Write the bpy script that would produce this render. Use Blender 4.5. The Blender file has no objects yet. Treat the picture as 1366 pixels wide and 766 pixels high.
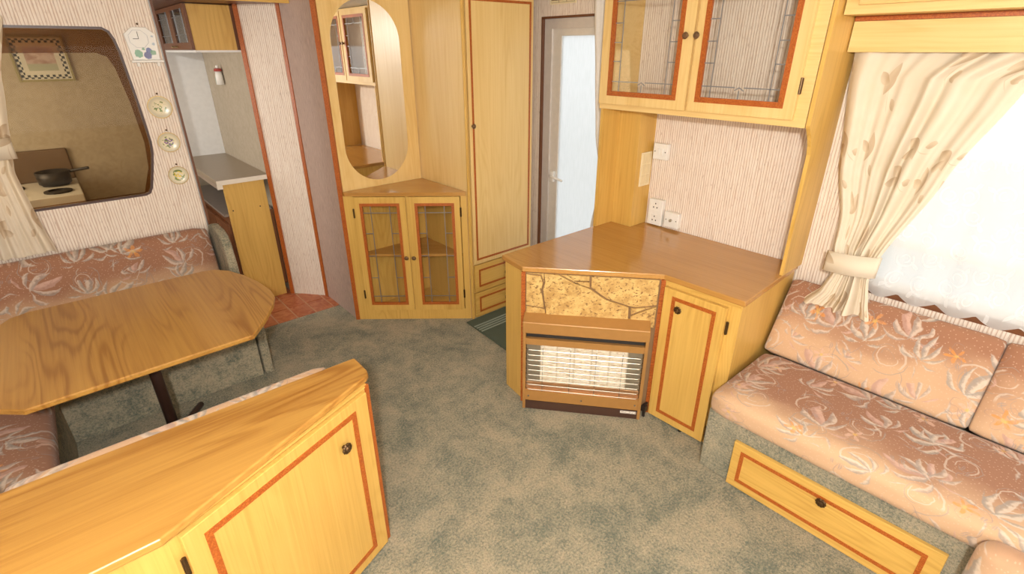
import bpy, bmesh, math, random
from mathutils import Vector, Matrix
random.seed(7)
SC = bpy.context.scene
COL = SC.collection
R = math.radians

# ------------------------------------------------------------------ camera
CAM_H = 1.70
YAW, PITCH, ROLL = R(48.951), R(24.934), R(0.145)
cam_data = bpy.data.cameras.new('camera')
cam_data.sensor_width = 36.0
cam_data.lens = 681.8 / 1366 * 36.0
cam_data.clip_start = 0.02
cam = bpy.data.objects.new('camera', cam_data)
COL.objects.link(cam)
fwd = Vector((math.cos(YAW) * math.cos(PITCH), math.sin(YAW) * math.cos(PITCH), -math.sin(PITCH)))
right = Vector((math.sin(YAW), -math.cos(YAW), 0))
up = right.cross(fwd)
m = Matrix((right, up, -fwd)).transposed().to_4x4()
m = m @ Matrix.Rotation(-ROLL, 4, 'Z')
m.translation = (0, 0, CAM_H)
cam.matrix_world = m
SC.camera = cam

# ------------------------------------------------------------------ world, lights, exposure
world = bpy.data.worlds.new('world')
SC.world = world
world.use_nodes = True
wb = world.node_tree.nodes['Background']
wb.inputs[0].default_value = (0.96, 0.98, 1.0, 1)
wb.inputs[1].default_value = 1.45

def area(name, loc, rot, sx, sy, power, color):
    l = bpy.data.lights.new(name, 'AREA')
    l.shape = 'RECTANGLE'; l.size = sx; l.size_y = sy
    l.energy = power; l.color = color
    o = bpy.data.objects.new(name, l); COL.objects.link(o)
    o.location = loc; o.rotation_euler = rot
    return o
# daylight entering through the windows of the front bay and of the side wall
area('daylight_front_window', (0.8, -1.80, 1.28), (R(90), 0, 0), 2.7, 0.95, 14, (1.0, 0.95, 0.88))
area('daylight_side_window', (-0.93, -0.35, 1.28), (R(90), 0, R(-90)), 1.9, 0.95, 8, (1.0, 0.95, 0.88))
area('added_kitchen_fill', (-0.80, 4.2, 1.35), (R(90), 0, R(-90)), 0.9, 0.7, 18, (1.0, 0.96, 0.90))  # fill light added to brighten the kitchen; the wall has no opening here
SC.view_settings.view_transform = 'Standard'
SC.view_settings.look = 'None'
SC.view_settings.exposure = 0.0
SC.view_settings.gamma = 1.0
SC.view_settings.use_curve_mapping = False
try:
    SC.cycles.max_bounces = 10
    SC.cycles.transparent_max_bounces = 24
    SC.cycles.sample_clamp_indirect = 6.0
except Exception:
    pass
FLASH_POWER = 186.0

# ------------------------------------------------------------------ shader helper
class Sk:
    def __init__(s, nt, sock): s.nt = nt; s.s = sock
    def __add__(a, b): return mth(a.nt, 'ADD', a, b)
    def __radd__(a, b): return mth(a.nt, 'ADD', b, a)
    def __sub__(a, b): return mth(a.nt, 'SUBTRACT', a, b)
    def __rsub__(a, b): return mth(a.nt, 'SUBTRACT', b, a)
    def __mul__(a, b): return mth(a.nt, 'MULTIPLY', a, b)
    def __rmul__(a, b): return mth(a.nt, 'MULTIPLY', b, a)
    def __truediv__(a, b): return mth(a.nt, 'DIVIDE', a, b)
    def abs(a): return mth(a.nt, 'ABSOLUTE', a)
    def sin(a): return mth(a.nt, 'SINE', a)
    def cos(a): return mth(a.nt, 'COSINE', a)
    def sqrt(a): return mth(a.nt, 'SQRT', a)
    def pow(a, b): return mth(a.nt, 'POWER', a, b)
    def atan2(a, b): return mth(a.nt, 'ARCTAN2', a, b)
    def mx(a, b): return mth(a.nt, 'MAXIMUM', a, b)
    def mn(a, b): return mth(a.nt, 'MINIMUM', a, b)
    def frac(a): return mth(a.nt, 'FRACT', a)
    def floor(a): return mth(a.nt, 'FLOOR', a)
    def ss(a, lo, hi):
        n = a.nt.nodes.new('ShaderNodeMapRange'); n.interpolation_type = 'SMOOTHSTEP'
        a.nt.links.new(a.s, n.inputs[0])
        n.inputs[1].default_value = lo; n.inputs[2].default_value = hi
        return Sk(a.nt, n.outputs[0])
def setin(nt, inp, v):
    if isinstance(v, Sk): nt.links.new(v.s, inp)
    elif isinstance(v, bpy.types.NodeSocket): nt.links.new(v, inp)
    else: inp.default_value = v
def mth(nt, op, a, b=None):
    n = nt.nodes.new('ShaderNodeMath'); n.operation = op
    setin(nt, n.inputs[0], a)
    if b is not None: setin(nt, n.inputs[1], b)
    return Sk(nt, n.outputs[0])
def comb(nt, x, y, z=0.0):
    n = nt.nodes.new('ShaderNodeCombineXYZ')
    for i, v in enumerate((x, y, z)): setin(nt, n.inputs[i], v)
    return n.outputs[0]
def sep(nt, v):
    n = nt.nodes.new('ShaderNodeSeparateXYZ'); nt.links.new(v, n.inputs[0])
    return [Sk(nt, o) for o in n.outputs]
def noise(nt, vec, scale=1.0, detail=3.0, rough=0.5, dist=0.0):
    n = nt.nodes.new('ShaderNodeTexNoise')
    nt.links.new(vec, n.inputs['Vector'])
    n.inputs['Scale'].default_value = scale; n.inputs['Detail'].default_value = detail
    n.inputs['Roughness'].default_value = rough; n.inputs['Distortion'].default_value = dist
    return Sk(nt, n.outputs['Fac'] if 'Fac' in n.outputs else n.outputs[0])
def voronoi(nt, vec, rnd=1.0):
    n = nt.nodes.new('ShaderNodeTexVoronoi'); n.voronoi_dimensions = '2D'
    nt.links.new(vec, n.inputs['Vector'])
    n.inputs['Scale'].default_value = 1.0; n.inputs['Randomness'].default_value = rnd
    return n
def mix(nt, fac, a, b):
    n = nt.nodes.new('ShaderNodeMix'); n.data_type = 'RGBA'
    setin(nt, n.inputs[0], fac)
    for idx, v in ((6, a), (7, b)):
        if isinstance(v, (tuple, list)): n.inputs[idx].default_value = (*v[:3], 1)
        else: nt.links.new(v, n.inputs[idx])
    return n.outputs[2]
def objcoord(nt, rand=True):
    tc = nt.nodes.new('ShaderNodeTexCoord')
    if not rand: return sep(nt, tc.outputs['Object'])
    oi = nt.nodes.new('ShaderNodeObjectInfo')
    x, y, z = sep(nt, tc.outputs['Object'])
    r = Sk(nt, oi.outputs['Random'])
    return [x + r * 7.3, y + r * 5.1, z + r * 11.7]
MATS = {}
def newmat(name):
    mt = bpy.data.materials.new(name); mt.use_nodes = True
    nt = mt.node_tree
    return mt, nt, nt.nodes['Principled BSDF']
def bump(nt, bsdf, h, strength=0.3, dist=0.01):
    b = nt.nodes.new('ShaderNodeBump'); b.inputs['Strength'].default_value = strength
    b.inputs['Distance'].default_value = dist
    setin(nt, b.inputs['Height'], h); nt.links.new(b.outputs[0], bsdf.inputs['Normal'])
def plain(name, col, rough=0.5, metal=0.0, spec=0.5):
    if name in MATS: return MATS[name]
    mt, nt, b = newmat(name)
    tc = nt.nodes.new('ShaderNodeTexCoord')
    n = noise(nt, tc.outputs['Object'], 30, 2)
    c = mix(nt, n.ss(0.3, 0.7), [k * 0.97 for k in col], [min(1, k * 1.02) for k in col])
    nt.links.new(c, b.inputs['Base Color'])
    b.inputs['Roughness'].default_value = rough; b.inputs['Metallic'].default_value = metal
    b.inputs['Specular IOR Level'].default_value = spec
    MATS[name] = mt
    return mt
def oak(axis, tone='light', figure=0.5):
    """wood with its grain along the local axis 0/1/2"""
    key = 'oak_%s_%s' % (tone, 'xyz'[axis])
    if key in MATS: return MATS[key]
    cols = {'light': ((0.69, 0.43, 0.110), (0.51, 0.28, 0.055)),  # oak darkened to paint in the weaker light on low parts
            'pale': ((0.80, 0.57, 0.24), (0.67, 0.42, 0.135)),  # same oak for upper parts, stronger light put into its colour
            'top': ((0.52, 0.275, 0.062), (0.31, 0.128, 0.021)),
            'counter': ((0.52, 0.265, 0.068), (0.37, 0.165, 0.036)),
            'brown': ((0.17, 0.062, 0.022), (0.10, 0.032, 0.012))}[tone]
    figure = {'light': 0.22, 'pale': 0.18, 'top': 0.42, 'counter': 0.15, 'brown': 0.1}[tone]
    mt, nt, b = newmat(key)
    c = objcoord(nt)
    g = c[axis]; o = [c[i] for i in range(3) if i != axis]
    fine = noise(nt, comb(nt, o[0] * 90, o[1] * 90, g * 2.2), 1, 3, 0.6)
    blotch = noise(nt, comb(nt, o[0] * 8, o[1] * 8, g * 1.1), 1, 2, 0.5, 0.4)
    ringf = noise(nt, comb(nt, o[0] * 6.5, o[1] * 6.5, g * 0.9), 1, 1, 0.4, 0.25)
    rings = ((ringf * 95 + fine * 2.5).sin() * 0.5 + 0.5).pow(2.6)
    gate = noise(nt, comb(nt, o[0] * 5, o[1] * 5, g * 0.8), 1, 1).ss(0.40, 0.60)
    f = (fine - 0.5) * 0.9 + (blotch - 0.5) * 0.8 + rings * gate * figure + 0.32
    col = mix(nt, f.ss(0.0, 1.0), cols[0], cols[1])
    nt.links.new(col, b.inputs['Base Color'])
    b.inputs['Roughness'].default_value = {'counter': 0.13, 'top': 0.3, 'brown': 0.4}.get(tone, 0.36)
    b.inputs['Specular IOR Level'].default_value = 0.9 if tone == 'counter' else 0.45
    bump(nt, b, fine, 0.06, 0.004)
    MATS[key] = mt
    return mt
def red_inlay():
    if 'inlay' in MATS: return MATS['inlay']
    mt, nt, b = newmat('red_brown_inlay')
    c = objcoord(nt, False)
    n = noise(nt, comb(nt, c[0] * 260, c[1] * 260, c[2] * 260), 1, 2)
    col = mix(nt, n.ss(0.4, 0.62), (0.33, 0.070, 0.008), (0.46, 0.125, 0.018))
    nt.links.new(col, b.inputs['Base Color']); b.inputs['Roughness'].default_value = 0.42
    MATS['inlay'] = mt
    return mt
def wallpaper(axis, tone='pink'):
    key = 'wallpaper_%s_%s' % (tone, axis)
    if key in MATS: return MATS[key]
    mt, nt, b = newmat(key)
    c = objcoord(nt, False)
    u = c[axis] if isinstance(axis, int) else (c[0] + c[1]) * 0.7071
    z = c[2]
    wob = noise(nt, comb(nt, u * 75, z * 5.0), 1, 3)
    st = ((u * (6.2832 / 0.0128) + wob * 5.5).sin() * 0.5 + 0.5)
    st2 = noise(nt, comb(nt, u * 330, z * 13.0), 1, 3, 0.6)
    fl = noise(nt, comb(nt, u * 210, z * 26.0), 1, 2)
    base = mix(nt, (st.pow(2.0) * 0.55 + st2 * 0.9).ss(0.52, 1.15), (0.86, 0.775, 0.675), (0.47, 0.33, 0.24))
    base = mix(nt, st2.ss(0.40, 0.58) * 0.30, base, (0.76, 0.59, 0.48))
    base = mix(nt, fl.ss(0.62, 0.72) * 0.6, base, (0.34, 0.21, 0.16))
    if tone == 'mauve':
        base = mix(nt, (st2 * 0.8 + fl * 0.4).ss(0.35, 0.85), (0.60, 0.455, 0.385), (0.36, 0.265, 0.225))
    nt.links.new(base, b.inputs['Base Color'])
    b.inputs['Roughness'].default_value = 0.62; b.inputs['Specular IOR Level'].default_value = 0.25
    bump(nt, b, st, 0.18, 0.003)
    MATS[key] = mt
    return mt
def beige_paper():
    if 'beige' in MATS: return MATS['beige']
    mt, nt, b = newmat('beige_damask_paper')
    c = objcoord(nt, False)
    n = noise(nt, comb(nt, c[0] * 22, c[1] * 22, c[2] * 22), 1, 3, 0.6, 1.2)
    col = mix(nt, n.ss(0.35, 0.65), (0.42, 0.35, 0.255), (0.47, 0.40, 0.30))
    nt.links.new(col, b.inputs['Base Color']); b.inputs['Roughness'].default_value = 0.7
    MATS['beige'] = mt
    return mt
def carpet():
    if 'carpet' in MATS: return MATS['carpet']
    mt, nt, b = newmat('green_carpet')
    c = objcoord(nt, False)
    v = comb(nt, *c)
    big = noise(nt, v, 4.6, 4, 0.62, 0.5)
    mid = noise(nt, v, 19, 4, 0.65, 0.4)
    fine = noise(nt, v, 105, 5, 0.8)
    f = (big * 0.80 + mid * 0.42 + (fine - 0.5) * 1.5)
    col = mix(nt, f.ss(0.28, 0.88), (0.105, 0.140, 0.103), (0.57, 0.475, 0.31))
    col = mix(nt, noise(nt, v, 260, 2, 0.7).ss(0.54, 0.68) * 0.4, col, (0.72, 0.64, 0.48))
    col = mix(nt, noise(nt, v, 150, 3, 0.75).ss(0.55, 0.66) * 0.6, col, (0.070, 0.090, 0.068))
    nt.links.new(col, b.inputs['Base Color'])
    b.inputs['Roughness'].default_value = 0.95; b.inputs['Specular IOR Level'].default_value = 0.1
    b.inputs['Sheen Weight'].default_value = 0.25
    bump(nt, b, fine + noise(nt, v, 90, 3) * 0.8, 0.9, 0.014)
    MATS['carpet'] = mt
    return mt

def cell(nt, u, v, size, seed, rnd=0.75):
    """local coordinates (metres) in a scatter of cells; returns a, b (rotated), colour channels"""
    pu = u / size + seed; pv = v / size + seed * 1.7
    vo = voronoi(nt, comb(nt, pu, pv), rnd)
    qx, qy, _ = sep(nt, vo.outputs['Position'])
    cr, cg, cb = sep(nt, vo.outputs['Color'])
    dx = (pu - qx) * size; dy = (pv - qy) * size
    return dx, dy, cr, cg, cb
def rot(dx, dy, ang):
    c, s = ang.cos(), ang.sin()
    return dx * c + dy * s, dy * c - dx * s
def leafmask(a, b, a0, L, W, curv, soft=0.0025):
    aa = a - a0
    t = aa / L
    hw = (1.0 - t * t).mx(0.0) * W
    bb = b - aa * aa * curv
    return (hw - bb.abs()).ss(0.0, soft), bb
def arcmask(dx, dy, r0, w, ang0, span):
    r = (dx * dx + dy * dy).sqrt()
    ang = dy.atan2(dx)
    return (w - (r - r0).abs()).ss(0.0, 0.002) * ((ang - ang0).cos()).ss(span, span + 0.25)
def fabric(ua, va, grad, seed=0.0):
    """upholstery: rose-brown ground shading to peach, with feathery plumes, scrolls, lilies and orange flowers;
    grad = (axis, where it is peach, where it is brown) in the cushion's own coordinates"""
    key = 'floral_upholstery_%d%s_%s_%s' % (ua, ''.join(map(str, va)), grad, seed)
    if key in MATS: return MATS[key]
    mt, nt, b = newmat('floral_upholstery')
    c0 = objcoord(nt, False)
    c = objcoord(nt, True)
    u = c[ua] + seed
    v = c[va[0]]
    for k in va[1:]: v = v + c[k]
    pos = comb(nt, u, v)
    w1 = noise(nt, pos, 9, 3) - 0.5
    w2 = noise(nt, comb(nt, u + 3.1, v + 9.2), 9, 3) - 0.5
    uu = u + w1 * 0.06; vv = v + w2 * 0.06
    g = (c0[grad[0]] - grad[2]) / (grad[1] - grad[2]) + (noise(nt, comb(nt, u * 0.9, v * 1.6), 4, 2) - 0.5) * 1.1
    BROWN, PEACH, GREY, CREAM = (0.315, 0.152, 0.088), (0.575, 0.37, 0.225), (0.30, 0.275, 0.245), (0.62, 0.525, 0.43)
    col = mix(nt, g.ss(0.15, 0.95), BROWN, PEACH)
    paint = noise(nt, comb(nt, u * 60, v * 60), 1, 3, 0.6)
    dots = voronoi(nt, comb(nt, u * 58, v * 58), 1.0)
    col = mix(nt, (0.15 - Sk(nt, dots.outputs['Distance'])).ss(0.0, 0.06) * 0.4, col, (0.68, 0.46, 0.33))
    # scrolls
    dx, dy, cr, cg, cb = cell(nt, uu, vv, 0.23, 0.3)
    for k, (r0, w, span, cc_) in enumerate(((0.034, 0.0030, -0.75, CREAM), (0.044, 0.0022, -0.2, GREY), (0.024, 0.0018, 0.0, GREY), (0.060, 0.0045, 0.45, CREAM), (0.072, 0.003, 0.55, GREY))):
        am = arcmask(dx, dy, r0, w, cr * 6.28 + k * 1.3, span)
        col = mix(nt, am * 0.55, col, cc_)
    # plumes of long curved leaves
    for (ou, ov, sd, sz) in ((0.06, 0.05, 4.1, 1.0), (0.19, 0.13, 21.3, 0.8)):
        dx, dy, cr, cg, cb = cell(nt, uu + ou, vv + ov, 0.27 * sz, sd)
        base_ang = (cr - 0.5) * 2.4 + 1.3
        for k, (da, a0, L, W, cu) in enumerate(((-0.62, 0.080, 0.066, 0.0150, 7.0), (-0.15, 0.095, 0.080, 0.0190, 3.0), (0.33, 0.080, 0.068, 0.0155, -5.0), (0.85, 0.072, 0.055, 0.0115, -8.0), (1.5, 0.055, 0.045, 0.0085, -9.0), (-1.25, 0.065, 0.050, 0.0110, 9.0), (2.7, 0.055, 0.045, 0.006, 8.0))):
            a, bb_ = rot(dx, dy, base_ang + da)
            mk, bb = leafmask(a, bb_, a0 * sz, L * sz, W * sz, cu, 0.005)
            lc = mix(nt, (bb * 60 + (paint - 0.5) * 1.5 + 0.5).ss(0.1, 0.9), GREY, CREAM)
            lc = mix(nt, cg.ss(0.4, 0.6) * (0.55 if k % 3 == 1 else 0.1), lc, (0.58, 0.28, 0.21))
            col = mix(nt, mk * (paint.ss(0.2, 0.55) * 0.35 + 0.45), col, lc)
    # flowers
    dx, dy, cr, cg, cb = cell(nt, uu + 0.11, vv - 0.04, 0.24, 8.7)
    rr = (dx * dx + dy * dy).sqrt(); th = dy.atan2(dx)
    fl = ((th * 5 + cr * 6.28).sin() * 0.016 + 0.024 - rr).ss(0.0, 0.007)
    fc = mix(nt, cg.ss(0.4, 0.6), (0.66, 0.27, 0.065), (0.62, 0.40, 0.30))
    fc = mix(nt, (0.012 - rr).ss(0.0, 0.008), fc, (0.70, 0.44, 0.12))
    col = mix(nt, fl * (paint.ss(0.3, 0.6) * 0.4 + 0.35), col, fc)
    ol = (0.0018 - ((th * 4 + cr * 3).sin() * 0.014 + 0.040 - rr).abs()).ss(0.0, 0.0015)
    col = mix(nt, ol * 0.4, col, (0.30, 0.22, 0.20))
    # fine stems and outlined leaves
    dx, dy, cr, cg, cb = cell(nt, uu - 0.03, vv + 0.13, 0.15, 12.9)
    a, bb_ = rot(dx, dy, cr * 6.28)
    mk, bb = leafmask(a, bb_, 0.0, 0.055, 0.0028, 9.0)
    col = mix(nt, mk * 0.55, col, (0.30, 0.24, 0.22))
    for q, (sx, sy) in enumerate(((0.02, 0.014), (0.035, -0.012))):
        mk, bb = leafmask(a, bb_ - sy, sx, 0.018, 0.006, -7.0)
        edge = mk * (0.0040 - ((bb.abs() - 0.004)).abs()).ss(0.0, 0.003)
        col = mix(nt, edge * 0.6, col, (0.30, 0.26, 0.25))
    nt.links.new(col, b.inputs['Base Color'])
    b.inputs['Roughness'].default_value = 0.8; b.inputs['Specular IOR Level'].default_value = 0.2
    b.inputs['Sheen Weight'].default_value = 0.15
    bump(nt, b, noise(nt, pos, 500, 2), 0.15, 0.002)
    MATS[key] = mt
    return mt
def curtain_cloth():
    if 'curtain' in MATS: return MATS['curtain']
    mt, nt, b = newmat('cream_curtain_cloth')
    tc = nt.nodes.new('ShaderNodeTexCoord')
    u, v, _ = sep(nt, tc.outputs['UV'])
    col = mix(nt, noise(nt, comb(nt, u, v), 9, 2).ss(0.3, 0.7), (0.76, 0.66, 0.51), (0.79, 0.70, 0.56))
    dx, dy, cr, cg, cb = cell(nt, u, v, 0.25, 2.2, 0.7)
    for k, (da, a0, L, W, cu) in enumerate(((0.0, 0.02, 0.060, 0.030, 4), (1.2, 0.04, 0.04, 0.020, -5), (3.6, 0.065, 0.06, 0.0025, 3), (4.0, 0.09, 0.030, 0.016, 0))):
        a, bb_ = rot(dx, dy, cr * 2.0 + 0.8 + da)
        mk, bb = leafmask(a, bb_, a0, L, W, cu)
        lc = mix(nt, (bb * 40 + 0.5).ss(0.0, 1.0), (0.53, 0.39, 0.25), (0.67, 0.54, 0.38))
        col = mix(nt, mk * 0.85, col, lc)
    nt.links.new(col, b.inputs['Base Color'])
    b.inputs['Roughness'].default_value = 0.85; b.inputs['Specular IOR Level'].default_value = 0.1
    tr = nt.nodes.new('ShaderNodeBsdfTranslucent'); nt.links.new(col, tr.inputs[0])
    ms = nt.nodes.new('ShaderNodeMixShader'); ms.inputs[0].default_value = 0.12
    nt.links.new(b.outputs[0], ms.inputs[1]); nt.links.new(tr.outputs[0], ms.inputs[2])
    nt.links.new(ms.outputs[0], nt.nodes['Material Output'].inputs[0])
    MATS['curtain'] = mt
    return mt
def net_cloth():
    if 'net' in MATS: return MATS['net']
    mt, nt, b = newmat('white_net_lace')
    tc = nt.nodes.new('ShaderNodeTexCoord')
    u, v, _ = sep(nt, tc.outputs['UV'])
    b.inputs['Base Color'].default_value = (0.9, 0.9, 0.89, 1); b.inputs['Roughness'].default_value = 0.9
    dx, dy, cr, cg, cb = cell(nt, u, v, 0.095, 5.0, 0.6)
    lace = arcmask(dx, dy, 0.032, 0.005, cr * 6.28, -0.6)
    lace = lace.mx(arcmask(dx, dy, 0.016, 0.004, cr * 6.28 + 2.0, -0.7))
    a, bb_ = rot(dx, dy, cr * 6.28 + 1.0)
    mk, _b = leafmask(a, bb_, 0.05, 0.03, 0.009, 5)
    lace = lace.mx(mk)
    hem = (0.035 - (v + 0.02).abs()).ss(-0.02, 0.01)
    al = (lace * 0.26 + hem * 0.25 + 0.66).mn(0.97)
    tl = nt.nodes.new('ShaderNodeBsdfTranslucent'); tl.inputs[0].default_value = (0.93, 0.93, 0.92, 1)
    m1 = nt.nodes.new('ShaderNodeMixShader'); m1.inputs[0].default_value = 0.5
    nt.links.new(b.outputs[0], m1.inputs[1]); nt.links.new(tl.outputs[0], m1.inputs[2])
    tp = nt.nodes.new('ShaderNodeBsdfTransparent')
    m2 = nt.nodes.new('ShaderNodeMixShader'); setin(nt, m2.inputs[0], al)
    nt.links.new(tp.outputs[0], m2.inputs[1]); nt.links.new(m1.outputs[0], m2.inputs[2])
    nt.links.new(m2.outputs[0], nt.nodes['Material Output'].inputs[0])
    MATS['net'] = mt
    return mt
def thin_glass(name, tint=(0.95, 0.97, 0.96), gloss=0.10, rough=0.02):
    if name in MATS: return MATS[name]
    mt, nt, b = newmat(name)
    tp = nt.nodes.new('ShaderNodeBsdfTransparent'); tp.inputs[0].default_value = (*tint, 1)
    gl = nt.nodes.new('ShaderNodeBsdfGlossy'); gl.inputs['Roughness'].default_value = rough
    gl.inputs[0].default_value = (0.9, 0.9, 0.9, 1)
    lw = nt.nodes.new('ShaderNodeLayerWeight'); lw.inputs[0].default_value = 0.5
    f = Sk(nt, lw.outputs['Facing']).pow(4.0) * (gloss * 5) + gloss * 0.25
    ms = nt.nodes.new('ShaderNodeMixShader'); setin(nt, ms.inputs[0], f.mn(0.6))
    nt.links.new(tp.outputs[0], ms.inputs[1]); nt.links.new(gl.outputs[0], ms.inputs[2])
    nt.links.new(ms.outputs[0], nt.nodes['Material Output'].inputs[0])
    MATS[name] = mt
    return mt
def frosted():
    if 'frost' in MATS: return MATS['frost']
    mt, nt, b = newmat('frosted_glass')
    c = objcoord(nt, False)
    n = noise(nt, comb(nt, c[0] * 30, c[1] * 120, c[2] * 12), 1, 3)
    col = mix(nt, n.ss(0.3, 0.7), (0.90, 0.91, 0.90), (0.95, 0.955, 0.95))
    rf = nt.nodes.new('ShaderNodeBsdfRefraction'); rf.inputs['IOR'].default_value = 1.10; rf.inputs['Roughness'].default_value = 0.7
    tl = nt.nodes.new('ShaderNodeBsdfTranslucent')
    nt.links.new(col, rf.inputs[0]); nt.links.new(col, tl.inputs[0])
    ma = nt.nodes.new('ShaderNodeMixShader'); ma.inputs[0].default_value = 0.5
    nt.links.new(rf.outputs[0], ma.inputs[1]); nt.links.new(tl.outputs[0], ma.inputs[2])
    gl = nt.nodes.new('ShaderNodeBsdfGlossy'); gl.inputs['Roughness'].default_value = 0.35
    ms = nt.nodes.new('ShaderNodeMixShader'); ms.inputs[0].default_value = 0.05
    nt.links.new(ma.outputs[0], ms.inputs[1]); nt.links.new(gl.outputs[0], ms.inputs[2])
    nt.links.new(ms.outputs[0], nt.nodes['Material Output'].inputs[0])
    MATS['frost'] = mt
    return mt
def stone_mat():
    if 'stone' in MATS: return MATS['stone']
    mt, nt, b = newmat('buff_stone')
    c = objcoord(nt, True)
    v = comb(nt, *c)
    n = noise(nt, v, 26, 4, 0.6); p = noise(nt, comb(nt, c[0] * 60 + c[2] * 40, c[1] * 60, c[2] * 90 - c[0] * 40), 1, 3, 0.6)
    col = mix(nt, n.ss(0.3, 0.7), (0.46, 0.265, 0.075), (0.68, 0.45, 0.16))
    col = mix(nt, p.ss(0.56, 0.64), col, (0.27, 0.14, 0.045))
    nt.links.new(col, b.inputs['Base Color']); b.inputs['Roughness'].default_value = 0.7
    bump(nt, b, n - p.ss(0.58, 0.68), 0.5, 0.006)
    MATS['stone'] = mt
    return mt
def tile_mat():
    if 'tile' in MATS: return MATS['tile']
    mt, nt, b = newmat('terracotta_tile')
    c = objcoord(nt, True)
    n = noise(nt, comb(nt, c[0] * 18, c[1] * 18, c[2]), 1, 4, 0.65, 1.0)
    col = mix(nt, n.ss(0.3, 0.72), (0.36, 0.085, 0.030), (0.52, 0.20, 0.095))
    nt.links.new(col, b.inputs['Base Color']); b.inputs['Roughness'].default_value = 0.4
    MATS['tile'] = mt
    return mt
def emis(name, col, st):
    mt, nt, b = newmat(name)
    b.inputs['Base Color'].default_value = (*col, 1)
    b.inputs['Emission Color'].default_value = (*col, 1); b.inputs['Emission Strength'].default_value = st
    return mt
OAKX, OAKY, OAKZ = oak(0), oak(1), oak(2)
LIT_OAKX, LIT_OAKZ = oak(0, 'pale'), oak(2, 'pale')
INL = red_inlay()
WHITE = plain('white_plastic', (0.82, 0.80, 0.75), 0.4)
CREAMP = plain('cream_plastic', (0.80, 0.68, 0.44), 0.45)
WHITEPAINT = plain('white_paint', (0.80, 0.79, 0.76), 0.5)
BRONZE = plain('antique_bronze', (0.10, 0.055, 0.022), 0.38, 0.75)
DARK = plain('dark_metal', (0.035, 0.028, 0.024), 0.4, 0.4)
LEAD = plain('lead_came', (0.33, 0.33, 0.34), 0.35, 0.7)
CHROME = plain('chrome_wire', (0.48, 0.44, 0.37), 0.25, 0.85)
GLASS = thin_glass('cabinet_glass', (0.99, 0.995, 0.99), 0.07)

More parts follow.
